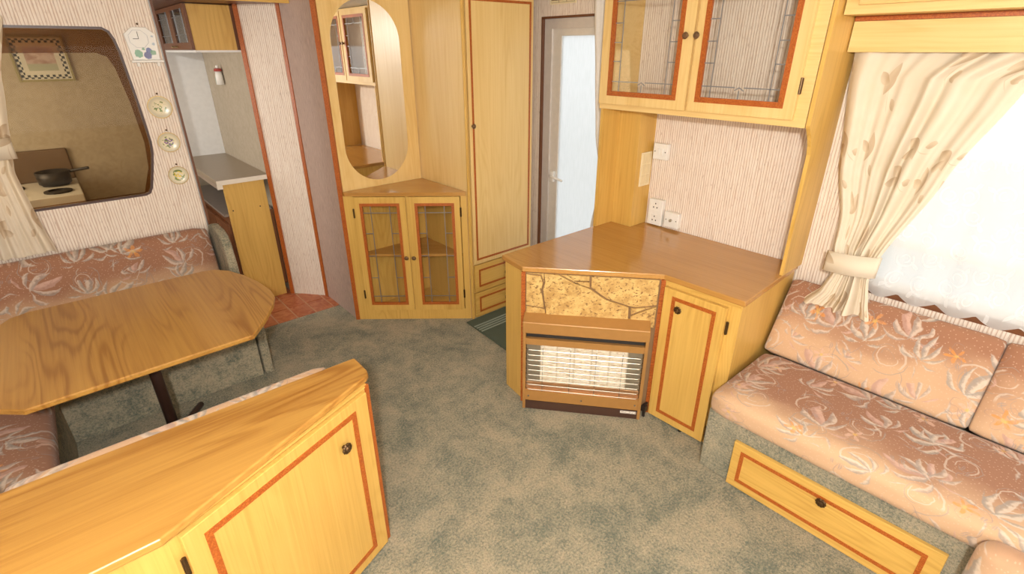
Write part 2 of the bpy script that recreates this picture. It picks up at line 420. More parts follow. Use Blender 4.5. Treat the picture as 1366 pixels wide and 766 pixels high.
# ------------------------------------------------------------------ mesh helper
class MB:
    def __init__(s): s.bm = bmesh.new()
    def box(s, x0, x1, y0, y1, z0, z1, bev=0.0, seg=2):
        b = bmesh.new()
        bmesh.ops.create_cube(b, size=1.0)
        for v in b.verts:
            v.co = Vector(((x0 + x1) / 2 + v.co.x * (x1 - x0), (y0 + y1) / 2 + v.co.y * (y1 - y0), (z0 + z1) / 2 + v.co.z * (z1 - z0)))
        if bev > 0:
            bmesh.ops.bevel(b, geom=b.edges[:], offset=bev, segments=seg, affect='EDGES', profile=0.5)
        return s.merge(b)
    def merge(s, b, mat=None):
        if mat is not None: bmesh.ops.transform(b, matrix=mat, verts=b.verts)
        me = bpy.data.meshes.new('tmp'); b.to_mesh(me); b.free()
        s.bm.from_mesh(me); bpy.data.meshes.remove(me)
        return s
    def ext(s, poly, a0, a1, axis='z', bev=0.0):
        """polygon extruded along an axis: 'z' poly in xy, 'y' poly in xz, 'x' poly in yz"""
        b = bmesh.new()
        def P(p, a):
            return {'z': (p[0], p[1], a), 'y': (p[0], a, p[1]), 'x': (a, p[0], p[1])}[axis]
        lo = [b.verts.new(P(p, a0)) for p in poly]; hi = [b.verts.new(P(p, a1)) for p in poly]
        b.faces.new(lo); b.faces.new(hi)
        n = len(poly)
        for i in range(n): b.faces.new((lo[i], lo[(i + 1) % n], hi[(i + 1) % n], hi[i]))
        bmesh.ops.recalc_face_normals(b, faces=b.faces)
        if bev > 0:
            bmesh.ops.bevel(b, geom=[e for e in b.edges], offset=bev, segments=2, affect='EDGES', profile=0.5)
        return s.merge(b)
    def holed(s, outer, inner, a0, a1, axis='y'):
        b = bmesh.new()
        def P(p, a):
            return {'z': (p[0], p[1], a), 'y': (p[0], a, p[1]), 'x': (a, p[0], p[1])}[axis]
        es = []; loops = []
        for poly in (outer, inner):
            vs = [b.verts.new(P(p, a0)) for p in poly]
            loops.append(vs)
            for i in range(len(vs)): es.append(b.edges.new((vs[i], vs[(i + 1) % len(vs)])))
        bmesh.ops.triangle_fill(b, use_beauty=True, use_dissolve=False, edges=es)
        fs = b.faces[:]
        r = bmesh.ops.extrude_face_region(b, geom=fs)
        d = Vector(P((0, 0), 1)) * (a1 - a0) 
        bmesh.ops.translate(b, vec=d, verts=[v for v in r['geom'] if isinstance(v, bmesh.types.BMVert)])
        bmesh.ops.recalc_face_normals(b, faces=b.faces)
        return s.merge(b)
    def ring(s, x0, x1, z0, z1, w, y0, y1):
        """mitred rectangular ring in the xz plane"""
        b = bmesh.new()
        O = [(x0, z0), (x1, z0), (x1, z1), (x0, z1)]
        I = [(x0 + w, z0 + w), (x1 - w, z0 + w), (x1 - w, z1 - w), (x0 + w, z1 - w)]
        V = [[b.verts.new((p[0], y, p[1])) for p in L] for y in (y0, y1) for L in (O, I)]
        for i in range(4):
            j = (i + 1) % 4
            b.faces.new((V[0][i], V[0][j], V[1][j], V[1][i]))
            b.faces.new((V[2][i], V[2][j], V[3][j], V[3][i]))
            b.faces.new((V[0][i], V[0][j], V[2][j], V[2][i]))
            b.faces.new((V[1][i], V[1][j], V[3][j], V[3][i]))
        bmesh.ops.recalc_face_normals(b, faces=b.faces)
        return s.merge(b)
    def tube(s, pts, r, n=8, r2=None):
        b = bmesh.new()
        pts = [Vector(p) for p in pts]
        rings = []
        for i, p in enumerate(pts):
            d = (pts[min(i + 1, len(pts) - 1)] - pts[max(i - 1, 0)]).normalized()
            a = d.cross(Vector((0, 0, 1)))
            if a.length < 1e-4: a = d.cross(Vector((1, 0, 0)))
            a.normalize(); c = d.cross(a)
            rr = r if r2 is None else r + (r2 - r) * i / (len(pts) - 1)
            rings.append([b.verts.new(p + (a * math.cos(2 * math.pi * k / n) + c * math.sin(2 * math.pi * k / n)) * rr) for k in range(n)])
        for i in range(len(rings) - 1):
            for k in range(n):
                b.faces.new((rings[i][k], rings[i][(k + 1) % n], rings[i + 1][(k + 1) % n], rings[i + 1][k]))
        b.faces.new(rings[0]); b.faces.new(rings[-1])
        bmesh.ops.recalc_face_normals(b, faces=b.faces)
        return s.merge(b)
    def lathe(s, prof, center=(0, 0, 0), axis='z', n=24, lobes=0, amp=0.0, closed=False):
        b = bmesh.new()
        rings = []
        for (r, h) in prof:
            rg = []
            for k in range(n):
                t = 2 * math.pi * k / n
                q = r * (1 + amp * math.cos(lobes * t))
                x, y = q * math.cos(t), q * math.sin(t)
                co = {'z': (x, y, h), 'y': (x, h, y), 'x': (h, x, y)}[axis]
                rg.append(b.verts.new(Vector(co) + Vector(center)))
            rings.append(rg)
        for i in range(len(rings) - 1):
            for k in range(n):
                b.faces.new((rings[i][k], rings[i][(k + 1) % n], rings[i + 1][(k + 1) % n], rings[i + 1][k]))
        if closed:
            for k in range(n): b.faces.new((rings[-1][k], rings[-1][(k + 1) % n], rings[0][(k + 1) % n], rings[0][k]))
        else:
            b.faces.new(rings[0]); b.faces.new(rings[-1])
        bmesh.ops.recalc_face_normals(b, faces=b.faces)
        return s.merge(b)
    def cushion(s, L, W, H, r, puff=0.0, n=14, mat=None):
        b = bmesh.new()
        bmesh.ops.create_cube(b, size=2.0)
        bmesh.ops.subdivide_edges(b, edges=b.edges[:], cuts=n, use_grid_fill=True)
        for v in b.verts:
            p = v.co.copy()
            # push the grid lines towards the rims so that the roundings are smooth
            q = Vector([math.copysign(abs(c) ** 0.75, c) for c in p])
            h = Vector((L / 2, W / 2, H / 2))
            P = Vector((q.x * h.x, q.y * h.y, q.z * h.z))
            I = Vector([max(-(h[i] - r), min(h[i] - r, P[i])) for i in range(3)])
            d = P - I
            if d.length > 1e-6: P = I + d.normalized() * min(r, d.length if d.length < r else r) if d.length > r else P
            if puff:
                f = (1 - q.x ** 2) * (1 - q.y ** 2)
                P.z += puff * f * (1 if p.z > 0 else -0.2)
            v.co = P
        return s.merge(b, mat)
    def build(s, name, mat, parent=None, smooth=False, loc=None, rz=None):
        me = bpy.data.meshes.new(name)
        s.bm.to_mesh(me); s.bm.free()
        if smooth:
            for p in me.polygons: p.use_smooth = True
        o = bpy.data.objects.new(name, me)
        if mat is not None: me.materials.append(mat)
        COL.objects.link(o)
        if parent is not None: o.parent = parent
        if loc is not None: o.location = loc
        if rz is not None: o.rotation_euler = (0, 0, rz)
        return o
def tag(o, label, cat, group=None):
    o['label'] = label; o['category'] = cat
    if group: o['group'] = group
    return o
def thing(name, label, cat, loc, rz=0.0, group=None):
    o = bpy.data.objects.new(name, None); COL.objects.link(o)
    o.empty_display_size = 0.1
    o.location = loc; o.rotation_euler = (0, 0, rz)
    return tag(o, label, cat, group)
def struct(o): o['kind'] = 'structure'; return o
def share(src, name, parent, loc, rot=(0, 0, 0), scale=None):
    o = bpy.data.objects.new(name, src); COL.objects.link(o)
    o.parent = parent; o.location = loc; o.rotation_euler = rot
    if scale: o.scale = scale
    return o
def bevelmod(o, w=0.002, seg=2):
    md = o.modifiers.new('bevel', 'BEVEL'); md.width = w; md.segments = seg; md.limit_method = 'ANGLE'
    return o

# shared small meshes (front of each one looks towards local -y)
def mesh_of(mb, mat, smooth=False):
    me = bpy.data.meshes.new('shared'); mb.bm.to_mesh(me); mb.bm.free(); me.materials.append(mat)
    if smooth:
        for p in me.polygons: p.use_smooth = True
    return me
KNOB = mesh_of(MB().lathe([(0.006, 0.0), (0.007, -0.010), (0.0165, -0.013), (0.0185, -0.017), (0.015, -0.021), (0.010, -0.020), (0.007, -0.025), (0.001, -0.027)], axis='y', n=40, lobes=10, amp=0.06), BRONZE)
SMALLKNOB = mesh_of(MB().lathe([(0.006, 0.0), (0.006, -0.010), (0.0125, -0.013), (0.0145, -0.018), (0.011, -0.023), (0.001, -0.025)], axis='y', n=20), plain('worn_bronze', (0.17, 0.095, 0.045), 0.4, 0.4))
HINGE = mesh_of(MB().box(-0.006, 0.006, -0.004, 0.0, -0.028, 0.028).tube([(0, -0.004, -0.03), (0, -0.004, 0.03)], 0.0045, 8), BRONZE)

def came(x0, x1, z0, z1, y, kind):
    """lead strips over a pane"""
    mb = MB(); w = 0.0022; t = 0.0018
    def h(a, b, z): mb.box(a, b, y - t, y, z - w, z + w)
    def v(x, a, b): mb.box(x - w, x + w, y - t, y, a, b)
    W = x1 - x0; Hh = z1 - z0
    if kind == 'tall':
        i = W * 0.22
        v(x0 + i, z0, z1); v(x1 - i, z0, z1); h(x0, x1, z0 + 0.045); h(x0, x1, z1 - 0.045)
        for f in (0.27, 0.5, 0.73):
            h(x0, x0 + i, z0 + Hh * f); h(x1 - i, x1, z0 + Hh * f)
    else:
        i = W * 0.125
        v(x0 + i, z0, z1); v(x1 - i, z0, z1)
        cx = (x0 + x1) / 2
        for zz, sg in ((z0 + 0.045, -1), (z1 - 0.045, 1)):
            h(x0, cx - 0.02, zz); h(cx + 0.02, x1, zz)
            for s in (-1, 1):
                b = bmesh.new(); bmesh.ops.create_cube(b, size=1)
                L = math.hypot(0.02, 0.012)
                bmesh.ops.scale(b, vec=(L, t, 2 * w), verts=b.verts)
                mb.merge(b, Matrix.Translation((cx + s * 0.01, y - t / 2, zz + sg * 0.006)) @ Matrix.Rotation(s * sg * -math.atan2(0.012, 0.02), 4, 'Y'))
            v(cx, min(zz + sg * 0.012, zz + sg * 0.045), max(zz + sg * 0.012, zz + sg * 0.045))
        for f in (0.31, 0.5, 0.69):
            h(x0, x0 + i, z0 + Hh * f); h(x1 - i, x1, z0 + Hh * f)
    return mb
def door(parent, x0, x1, z0, z1, y, inl, iw=0.018, th=0.018, knob=None, hinges=(), glass=None, mat=None, name='door', small=False):
    """inl = x0,x1,z0,z1 outer rim of the inlay; y = front of the carcass, the door stands proud of it"""
    yf = y - th
    mat = mat or OAKZ
    if glass:
        d = MB().holed([(x0, z0), (x1, z0), (x1, z1), (x0, z1)], [(inl[0] + iw * .6, inl[2] + iw * .6), (inl[1] - iw * .6, inl[2] + iw * .6), (inl[1] - iw * .6, inl[3] - iw * .6), (inl[0] + iw * .6, inl[3] - iw * .6)], yf, y - 0.001).build(name, mat, parent)
        MB().box(inl[0] + iw * .6, inl[1] - iw * .6, y - th * 0.6, y - th * 0.6 + 0.003, inl[2] + iw * .6, inl[3] - iw * .6).build('glass_pane', GLASS, d)
        came(inl[0] + iw, inl[1] - iw, inl[2] + iw, inl[3] - iw, y - th * 0.6 - 0.0005, glass).build('lead_strip', LEAD, d)
    else:
        d = MB().box(x0, x1, yf, y - 0.001, z0, z1, 0.002).build(name, mat, parent)
    MB().ring(inl[0], inl[1], inl[2], inl[3], iw, yf - 0.0025, yf + (0.010 if glass else 0.001)).build('inlay_strip', INL, d)
    if knob:
        share(SMALLKNOB if small else KNOB, 'knob', d, (knob[0], yf, knob[1]))
    for hx, hz in hinges:
        share(HINGE, 'hinge', d, (hx, yf + 0.004, hz))
    return d

# ================================================================== THE SETTING
CEIL = 2.03
XW, YL = 2.50, 3.42
XS, YF, YK = -0.86, -1.72, 4.90
floor = struct(MB().box(XS - .05, XW + .05, YF - .05, 3.36, -0.06, 0.0).build('floor', carpet()))
kfloor = struct(MB().box(XS - .05, XW + .05, 3.36, YK + .05, -0.06, -0.004).build('floor_kitchen', plain('grout', (0.55, 0.33, 0.20), 0.8)))
TW, TD, G = 0.1305, 0.195, 0.010
tile_me = mesh_of(MB().box(0, TW - G, 0, TD - G, -0.006, 0.0015, 0.0015, 1), tile_mat())
for i in range(-4, 6):
    for j in range(8):
        x = 0.817 + i * TW; y = 3.362 + j * TD
        if x > 1.24 or (x > 1.06 and y > 3.75): continue
        share(tile_me, 'tile', kfloor, (x, y, 0))
struct(MB().box(XS - .05, XW + .05, YF - .05, YK + .05, CEIL, CEIL + .05).build('ceiling', plain('ceiling_board', (0.80, 0.78, 0.73), 0.6)))
ground = struct(MB().box(-14, 16, -14, 16, -0.75, -0.62).build('ground_outside', plain('pale_paving', (0.60, 0.60, 0.57), 0.9)))

# right-hand side wall with entrance door opening and window opening
DY0, DY1, DZ = 1.90, 2.58, 1.883
WY0, WY1, WZ0, WZ1 = -1.15, 0.56, 0.755, 1.70
WPY, WPX = wallpaper(1), wallpaper(0)
mb = MB()
mb.box(XW, XW + .05, YF, WY0, 0, CEIL); mb.box(XW, XW + .05, WY1, DY0, 0, CEIL)
mb.box(XW, XW + .05, WY0, WY1, 0, WZ0); mb.box(XW, XW + .05, WY0, WY1, WZ1, CEIL)
mb.box(XW, XW + .05, DY0, DY1, DZ, CEIL); mb.box(XW, XW + .05, DY1, YK, 0, CEIL)
struct(mb.build('wall_right', WPY))
# front wall and the other side wall, behind the camera, with their windows
def windowed_wall(name, axis, p0, p1, a0, a1, w0, w1, z0, z1, mat):
    mb = MB()
    for (b0, b1, c0, c1) in ((a0, w0, 0, CEIL), (w1, a1, 0, CEIL), (w0, w1, 0, z0), (w0, w1, z1, CEIL)):
        if axis == 'x': mb.box(p0, p1, b0, b1, c0, c1)
        else: mb.box(b0, b1, p0, p1, c0, c1)
    return struct(mb.build(name, mat))
windowed_wall('wall_front', 'y', YF - .05, YF, XS, XW, -0.55, 2.15, 0.80, 1.75, WPX)
windowed_wall('wall_side', 'x', XS - .05, XS, YF, YK, -1.3, 0.6, 0.80, 1.75, WPY)

# partition towards the kitchen, with a shaped tinted window in it
half = [(0.300, 0.976), (0.322, 0.984), (0.338, 1.012), (0.366, 1.11), (0.386, 1.19), (0.393, 1.25), (0.392, 1.32), (0.386, 1.49), (0.374, 1.69), (0.365, 1.75), (0.352, 1.785), (0.328, 1.801)]
cxw = -0.14
win = half + [(2 * cxw - x, z) for x, z in reversed(half)]
struct(MB().holed([(XS, 0), (0.552, 0), (0.552, CEIL), (XS, CEIL)], win, YL, YL + 0.045, 'y').build('wall_left', WPX))
w1 = struct(MB().ext(win, YL + 0.006, YL + 0.010, 'y').build('window_1', thin_glass('smoked_glass', (0.78, 0.71, 0.58), 0.025)))
def scaled(poly, k):
    cx = sum(p[0] for p in poly) / len(poly); cz = sum(p[1] for p in poly) / len(poly)
    out = []
    for i, p in enumerate(poly):
        a, b = poly[i - 1], poly[(i + 1) % len(poly)]
        t = Vector((b[0] - a[0], b[1] - a[1])).normalized(); nrm = Vector((t.y, -t.x))
        if nrm.dot(Vector((p[0] - cx, p[1] - cz))) < 0: nrm = -nrm
        out.append((p[0] + nrm.x * k, p[1] + nrm.y * k))
    return out
MB().holed(scaled(win, 0.004), scaled(win, -0.007), YL - 0.003, YL + 0.008, 'y').build('window_frame', plain('dark_rubber', (0.055, 0.022, 0.016), 0.4), w1)
inner = [(0.30, 0.99), (0.35, 1.12), (0.365, 1.25), (0.355, 1.45), (0.335, 1.62), (0.315, 1.672), (0.275, 1.69), (2 * cxw - 0.275, 1.69), (2 * cxw - 0.365, 1.25), (2 * cxw - 0.30, 0.99)]
MB().holed(scaled(win, -0.008), inner, YL + 0.0115, YL + 0.0125, 'y').build('dark_band', thin_glass('dark_band_glass', (0.66, 0.50, 0.37), 0.015), w1)
struct(MB().box(0.552, 0.558, YL - 0.003, YL + 0.047, 0.0, 1.94).build('trim_1', plain('aluminium_trim', (0.30, 0.29, 0.28), 0.45, 0.3)))
struct(MB().box(0.558, 0.572, YL + 0.01, YL + 0.047, 0.0, 1.94).build('trim_5', oak(2, 'brown')))

# kitchen walls
XB = 1.0625
BEI = beige_paper()
struct(MB().box(XB, XB + 0.03, 3.80, YK, 0, CEIL).build('wall_kitchen_side', BEI))
struct(MB().box(XS, XB + 0.03, YK, YK + 0.05, 0, CEIL).build('wall_kitchen_back', BEI))
tag(MB().box(0.60, XB - 0.001, YK - 0.006, YK - 0.0005, 0.90, 1.94).build('splashback', plain('white_laminate', (0.74, 0.74, 0.73), 0.35)), 'plain white splashback panel behind the kitchen worktop', 'splashback')
# slanted wallpaper strip, then the side panel
P1, P2 = Vector((XB, 3.795)), Vector((1.245, 3.57))
d = (P2 - P1); ang = math.atan2(d.y, d.x)
o = struct(MB().box(0, d.length, 0, 0.02, 0, CEIL).build('wall_corridor', WPX)); o.location = (P1.x, P1.y, 0); o.rotation_euler = (0, 0, ang)
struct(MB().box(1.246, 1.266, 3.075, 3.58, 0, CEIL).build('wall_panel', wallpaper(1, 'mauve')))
o = struct(MB().box(-0.012, 0.016, -0.010, 0.014, 0, CEIL).build('trim_2', INL)); o.location = (P1.x, P1.y, 0); o.rotation_euler = (0, 0, ang)
o = struct(MB().box(-0.014, 0.012, -0.010, 0.014, 0, CEIL).build('trim_3', INL)); o.location = (P2.x, P2.y, 0); o.rotation_euler = (0, 0, ang / 2 - 0.7)
# header board over the kitchen opening and the lowered ceiling behind it, shade painted in as brown
hd = struct(MB().box(0.40, 1.262, 3.385, 3.405, 1.945, CEIL).build('trim_4', OAKX))
MB().box(0.56, 1.24, 3.405, 4.89, 1.955, 1.975).build('soffit', oak(1, 'brown'), hd)

# entrance door
dr = struct(MB().holed([(DY0 + .012, 0.03), (DY1 - .048, 0.03), (DY1 - .048, DZ - .03), (DY0 + .012, DZ - .03)],
                       [(DY0 + .09, 0.10), (2.432, 0.10), (2.432, 1.775), (DY0 + .09, 1.775)], XW + 0.028, XW + 0.05, 'x').build('door_1', plain('white_aluminium', (0.74, 0.70, 0.65), 0.35, 0.15)))
MB().box(XW + 0.036, XW + 0.040, DY0 + .088, 2.434, 0.098, 1.777).build('frosted_pane', frosted(), dr)
MB().holed([(DY0, 0), (DY1, 0), (DY1, DZ), (DY0, DZ)], [(DY0 + .008, 0.02), (DY1 - .009, 0.02), (DY1 - .009, DZ - .012), (DY0 + .008, DZ - .012)], XW - 0.004, XW + 0.05, 'x').build('door_reveal', oak(2, 'brown'), dr)
MB().holed([(DY0 + .009, 0.021), (DY1 - .010, 0.021), (DY1 - .010, DZ - .013), (DY0 + .009, DZ - .013)], [(DY0 + .011, 0.03), (2.508, 0.03), (2.508, 1.815), (DY0 + .011, 1.815)], XW + 0.018, XW + 0.029, 'x').build('door_frame', plain('grey_aluminium', (0.66, 0.61, 0.57), 0.35, 0.2), dr)
MB().ring(2.428, 2.436, 0.1, 1.78, 0.003, 0, 0.001)
h = MB().box(XW + 0.006, XW + 0.028, 2.446, 2.484, 0.872, 0.945, 0.004).tube([(XW - 0.004, 2.466, 0.912), (XW - 0.014, 2.452, 0.914), (XW - 0.014, 2.345, 0.900)], 0.008, 10).build('door_handle', plain('white_lever', (0.80, 0.77, 0.72), 0.3), dr, True)

# right window frame (behind the nets)
w2 = struct(MB().holed([(WY0, WZ0), (WY1, WZ0), (WY1, WZ1), (WY0, WZ1)], [(WY0 + .05, WZ0 + .05), (WY1 - .05, WZ0 + .05), (WY1 - .05, WZ1 - .05), (WY0 + .05, WZ1 - .05)], XW + 0.012, XW + 0.045, 'x').build('window_2', WHITEPAINT))
MB().box(XW + 0.028, XW + 0.032, WY0 + .05, WY1 - .05, WZ0 + .05, WZ1 - .05).build('window_pane', thin_glass('window_glass', (0.96, 0.98, 0.98), 0.08), w2)
MB().box(XW + 0.010, XW + 0.044, WY0 + .05, WY1 - .05, 0.955, 0.99).build('transom', WHITEPAINT, w2)
MB().box(XW - 0.008, XW + 0.011, WY0, WY1 + 0.02, WZ0 - 0.020, WZ0 + 0.010).build('sill_strip', oak(1, 'brown'), w2)

# ================================================================== CAMERA FLASH (with an added ceiling fitting behind the camera)
lf = thing('flash_fitting', 'small round brass fitting added for the camera flash', 'lamp', (-0.20, -0.25, CEIL))
MB().lathe([(0.001, 0.0), (0.075, 0.0), (0.078, -0.012), (0.06, -0.022), (0.001, -0.022)], n=32).build('added_base', plain('brass', (0.55, 0.38, 0.14), 0.3, 0.9), lf)
L = bpy.data.lights.new('flash_light', 'POINT'); L.energy = FLASH_POWER; L.shadow_soft_size = 0.045; L.color = (1.0, 0.965, 0.90)
lo = bpy.data.objects.new('flash_light', L); COL.objects.link(lo); lo.location = (-0.20, -0.25, 1.93)

# ================================================================== WARDROBE
wd = thing('wardrobe', 'tall oak wardrobe with one long inlaid door above two drawers', 'wardrobe', (1.853, 2.547, 0))
mb = MB()
mb.box(0.0, 0.018, 0, 0.55, 0, CEIL - .005)
mb.box(0.524, 0.542, 0, 0.55, 0, CEIL - .005)
mb.box(0.018, 0.524, 0.002, 0.02, 0.0, CEIL - .005)
mb.build('carcass', LIT_OAKZ, wd)
MB().box(-0.006, 0.016, -0.012, -0.0005, 0, CEIL - .005, 0.004).tube([(0.004, -0.012, 0.0), (0.004, -0.012, CEIL - .006)], 0.004, 8).build('corner_post', OAKZ, wd)
door(wd, 0.022, 0.520, 0.402, CEIL - .02, 0, (0.042, 0.507, 0.428, CEIL - 0.075), 0.013, knob=(0.040, 1.288), small=True, mat=LIT_OAKZ)
for (z0, z1, kz) in ((0.196, 0.392, 0.284), (0.006, 0.188, 0.090)):
    door(wd, 0.022, 0.520, z0, z1, 0, (0.055, 0.490, z0 + 0.034, z1 - 0.034), 0.013, knob=(0.290, kz), mat=OAKX, name='drawer')

# ================================================================== CORNER CABINET
A, B = Vector((1.250, 3.064)), Vector((1.847, 2.556))
d = B - A; cang = math.atan2(d.y, d.x); CL = d.length
cc = thing('corner_cabinet', 'low oak corner cabinet with two leaded glass doors and triangular top', 'cabinet', (A.x, A.y, 0), cang)
def to_local(p, org, a):
    v = Vector((p[0] - org[0], p[1] - org[1])); return (v.x * math.cos(a) + v.y * math.sin(a), -v.x * math.sin(a) + v.y * math.cos(a))
ap = to_local((1.847, 3.068), A, cang)
def stripe(p, q, t, z0, z1):
    p, q = Vector(p), Vector(q); dd = (q - p).normalized(); nn = Vector((-dd.y, dd.x)) * t
    return [tuple(p), tuple(q), tuple(q + nn), tuple(p + nn)]
mb = MB()
mb.ext(stripe((0.004, 0.004), ap, -0.006, 0, 0), 0, 0.872)
mb.ext(stripe(ap, (CL - 0.004, 0.004), -0.006, 0, 0), 0, 0.872)
mb.ext([(0.02, 0.03), (CL - 0.02, 0.03), (ap[0], ap[1] - 0.02)], 0.05, 0.07)
mb.build('carcass', OAKZ, cc)
mb = MB()
mb.box(0.0, 0.076, 0.0, 0.02, 0, 0.872); mb.box(CL - 0.036, CL, 0.0, 0.02, 0, 0.872)
mb.box(0.076, CL - 0.036, 0.0, 0.02, 0.0, 0.078); mb.box(0.076, CL - 0.036, 0.0, 0.02, 0.868, 0.874)
mb.box(0.398, 0.420, 0.002, 0.02, 0.078, 0.868)
mb.build('face_frame', OAKZ, cc)
MB().ext([(0.03, -0.014), (CL - 0.002, -0.014), (CL - 0.002, 0.004), (ap[0], ap[1] - 0.004), (0.008, 0.006)], 0.874, 0.896).build('top_board', oak(0, 'counter'), cc)
MB().ext([(0.03, 0.028), (CL - 0.03, 0.028), (ap[0], ap[1] - 0.02)], 0.455, 0.472).build('shelf', oak(0, 'counter'), cc)
MB().box(-0.012, 0.014, -0.006, 0.02, 0, CEIL - .005).build('edge_trim', INL, cc)
door(cc, 0.079, 0.402, 0.080, 0.869, 0, (0.115, 0.365, 0.120, 0.829), 0.018, knob=(0.381, 0.466), small=True, glass='tall', hinges=((0.076, 0.765), (0.076, 0.20)))
door(cc, 0.417, 0.743, 0.080, 0.869, 0, (0.459, 0.708, 0.120, 0.829), 0.018, knob=(0.430, 0.466), small=True, glass='tall', hinges=((0.747, 0.77), (0.747, 0.20)))
# niche board above, carrying the mirror
struct(MB().box(1.252, 1.846, 3.0725, 3.086, 0.0, CEIL - .002).build('wall_niche', oak(2, 'pale')))
r = 0.218; cx = 1.543; zb, zt = 0.935, 1.965
pts = [(cx + r * math.cos(t), zb + r + r * math.sin(t)) for t in [math.pi + math.pi * k / 24 for k in range(25)]] + [(cx + r * math.cos(t), zt - r + r * math.sin(t)) for t in [math.pi * k / 24 for k in range(25)]]
mmat, nt, b = newmat('mirror_silver'); b.inputs['Metallic'].default_value = 1; b.inputs['Roughness'].default_value = 0.015; b.inputs['Base Color'].default_value = (0.90, 0.90, 0.88, 1)
mir = thing('wall_mirror', 'long frameless mirror with rounded ends above the corner cabinet', 'mirror', (cx, 3.0715, zb))
MB().ext([(x - cx, z - zb) for x, z in pts], -0.005, 0.0, 'y', 0.0).build('mirror_glass', mmat, mir)

# ================================================================== COUNTER WITH FIREPLACE
CZ = 0.775
ctr = thing('fireside_counter', 'angled oak counter unit with stone facing and a cupboard door', 'counter', (1.9, 1.3, 0))
def W2(p): return (p[0] - 1.9, p[1] - 1.3)
top = [(1.518, 1.820), (1.492, 1.639), (1.912, 1.146), (1.919, 0.768), (2.496, 0.796), (2.496, 1.820)]
bd = [(1.532, 1.808), (1.508, 1.643), (1.925, 1.152), (1.932, 0.782), (2.494, 0.806), (2.494, 1.808)]
bevelmod(MB().ext([W2(p) for p in top], CZ - 0.026, CZ).build('worktop', oak(1, 'counter'), ctr), 0.004)
MB().ext([W2(p) for p in bd], 0, CZ - 0.0265).build('carcass', OAKZ, ctr)
D0, D1 = Vector(bd[1]), Vector(bd[2]); dd = D1 - D0; dang = math.atan2(dd.y, dd.x); DL = dd.length
fp = bpy.data.objects.new('fireplace_front', None); COL.objects.link(fp); fp.parent = ctr; fp.location = (*W2(D0), 0); fp.rotation_euler = (0, 0, dang)
bk = MB().box(0.006, DL - 0.006, -0.008, -0.0005, 0.0, CZ - 0.028).build('mortar_panel', plain('mortar', (0.24, 0.135, 0.06), 0.9), fp)
for x0 in (-0.012, DL - 0.012):
    mb = MB().box(x0, x0 + 0.020, -0.014, -0.0005, 0.0, CZ - 0.028)
    for k in range(46): mb.box(x0, x0 + 0.020, -0.017, -0.013, 0.01 + k * 0.016, 0.018 + k * 0.016)
    mb.build('ribbed_strip', INL, fp)
stones = [
    [(0.012, 0.745), (0.082, 0.738), (0.098, 0.70), (0.094, 0.745)],
    [(0.012, 0.738), (0.08, 0.731), (0.092, 0.70), (0.084, 0.66), (0.10, 0.566), (0.06, 0.572), (0.012, 0.577)],
    [(0.096, 0.745), (0.160, 0.745), (0.238, 0.706), (0.310, 0.684), (0.335, 0.665), (0.388, 0.630), (0.498, 0.598), (0.502, 0.50), (0.115, 0.50), (0.109, 0.556), (0.093, 0.662), (0.103, 0.705)],
    [(0.170, 0.745), (0.200, 0.745), (0.236, 0.722), (0.252, 0.706)],
    [(0.206, 0.745), (0.308, 0.745), (0.308, 0.722), (0.240, 0.719)],
    [(0.244, 0.714), (0.309, 0.717), (0.312, 0.689), (0.262, 0.701)],
    [(0.317, 0.745), (0.624, 0.745), (0.624, 0.618), (0.530, 0.600), (0.505, 0.603), (0.394, 0.636), (0.342, 0.672), (0.318, 0.690)],
    [(0.508, 0.594), (0.530, 0.594), (0.600, 0.606), (0.545, 0.580), (0.512, 0.560)],
    [(0.512, 0.552), (0.548, 0.574), (0.624, 0.610), (0.624, 0.50), (0.510, 0.50)],
    [(0.012, 0.570), (0.06, 0.566), (0.104, 0.558), (0.108, 0.50), (0.012, 0.50)],
]
for k, pl in enumerate(stones):
    s = MB().ext(pl, -0.0165 - 0.002 * (k % 3), -0.006, 'y').build('stone', stone_mat(), bk)
    bevelmod(s, 0.003, 2)
# cupboard door (local x runs along -y)
cp = bpy.data.objects.new('cupboard_front', None); COL.objects.link(cp); cp.parent = ctr
cdir = Vector(bd[3]) - Vector(bd[2]); cp.location = (*W2(bd[2]), 0); cp.rotation_euler = (0, 0, math.atan2(cdir.y, cdir.x))
door(cp, 0.022, 0.318, 0.012, 0.722, -0.0005, (0.066, 0.276, 0.050, 0.690), 0.017, th=0.022, knob=(0.108, 0.640), hinges=((0.330, 0.635), (0.330, 0.085)))
MB().box(0.004, 0.366, -0.006, -0.0005, 0.733, 0.747).build('top_rail', OAKX, cp)
MB().lathe([(0.010, 0), (0.011, 0.012), (0.008, 0.018), (0.001, 0.019)], n=12).build('foot_stop', DARK, cp, loc=(0.20, -0.012, 0))

# gas fire
tan = plain('tan_enamel', (0.40, 0.20, 0.058), 0.35, 0.15)
H0 = Vector((1.457, 1.593)); hang = math.atan2(-0.771, 0.637); HW = 0.597; HD = 0.060
gf = thing('gas_fire', 'tan metal gas fire with wire guard and white ceramic radiants', 'gas fire', (H0.x, H0.y, 0), hang)
mb = MB()
mb.box(0.0, 0.014, 0.0, HD, 0.0, 0.515); mb.box(HW - 0.014, HW, 0.0, HD, 0.0, 0.515)
mb.box(0.014, HW - 0.014, 0.004, HD, 0.052, 0.112)
mb.box(0.014, HW - 0.014, 0.004, 0.022, 0.386, 0.420)
mb.box(0.014, HW - 0.014, 0.050, HD, 0.112, 0.50)
mb.build('casing', tan, gf)
bevelmod(MB().ext([(-0.004, 0.452), (-0.004, 0.512), (HD + 0.004, 0.540), (HD + 0.004, 0.452)], -0.002, HW + 0.002, 'x').build('hood', tan, gf), 0.004, 3)
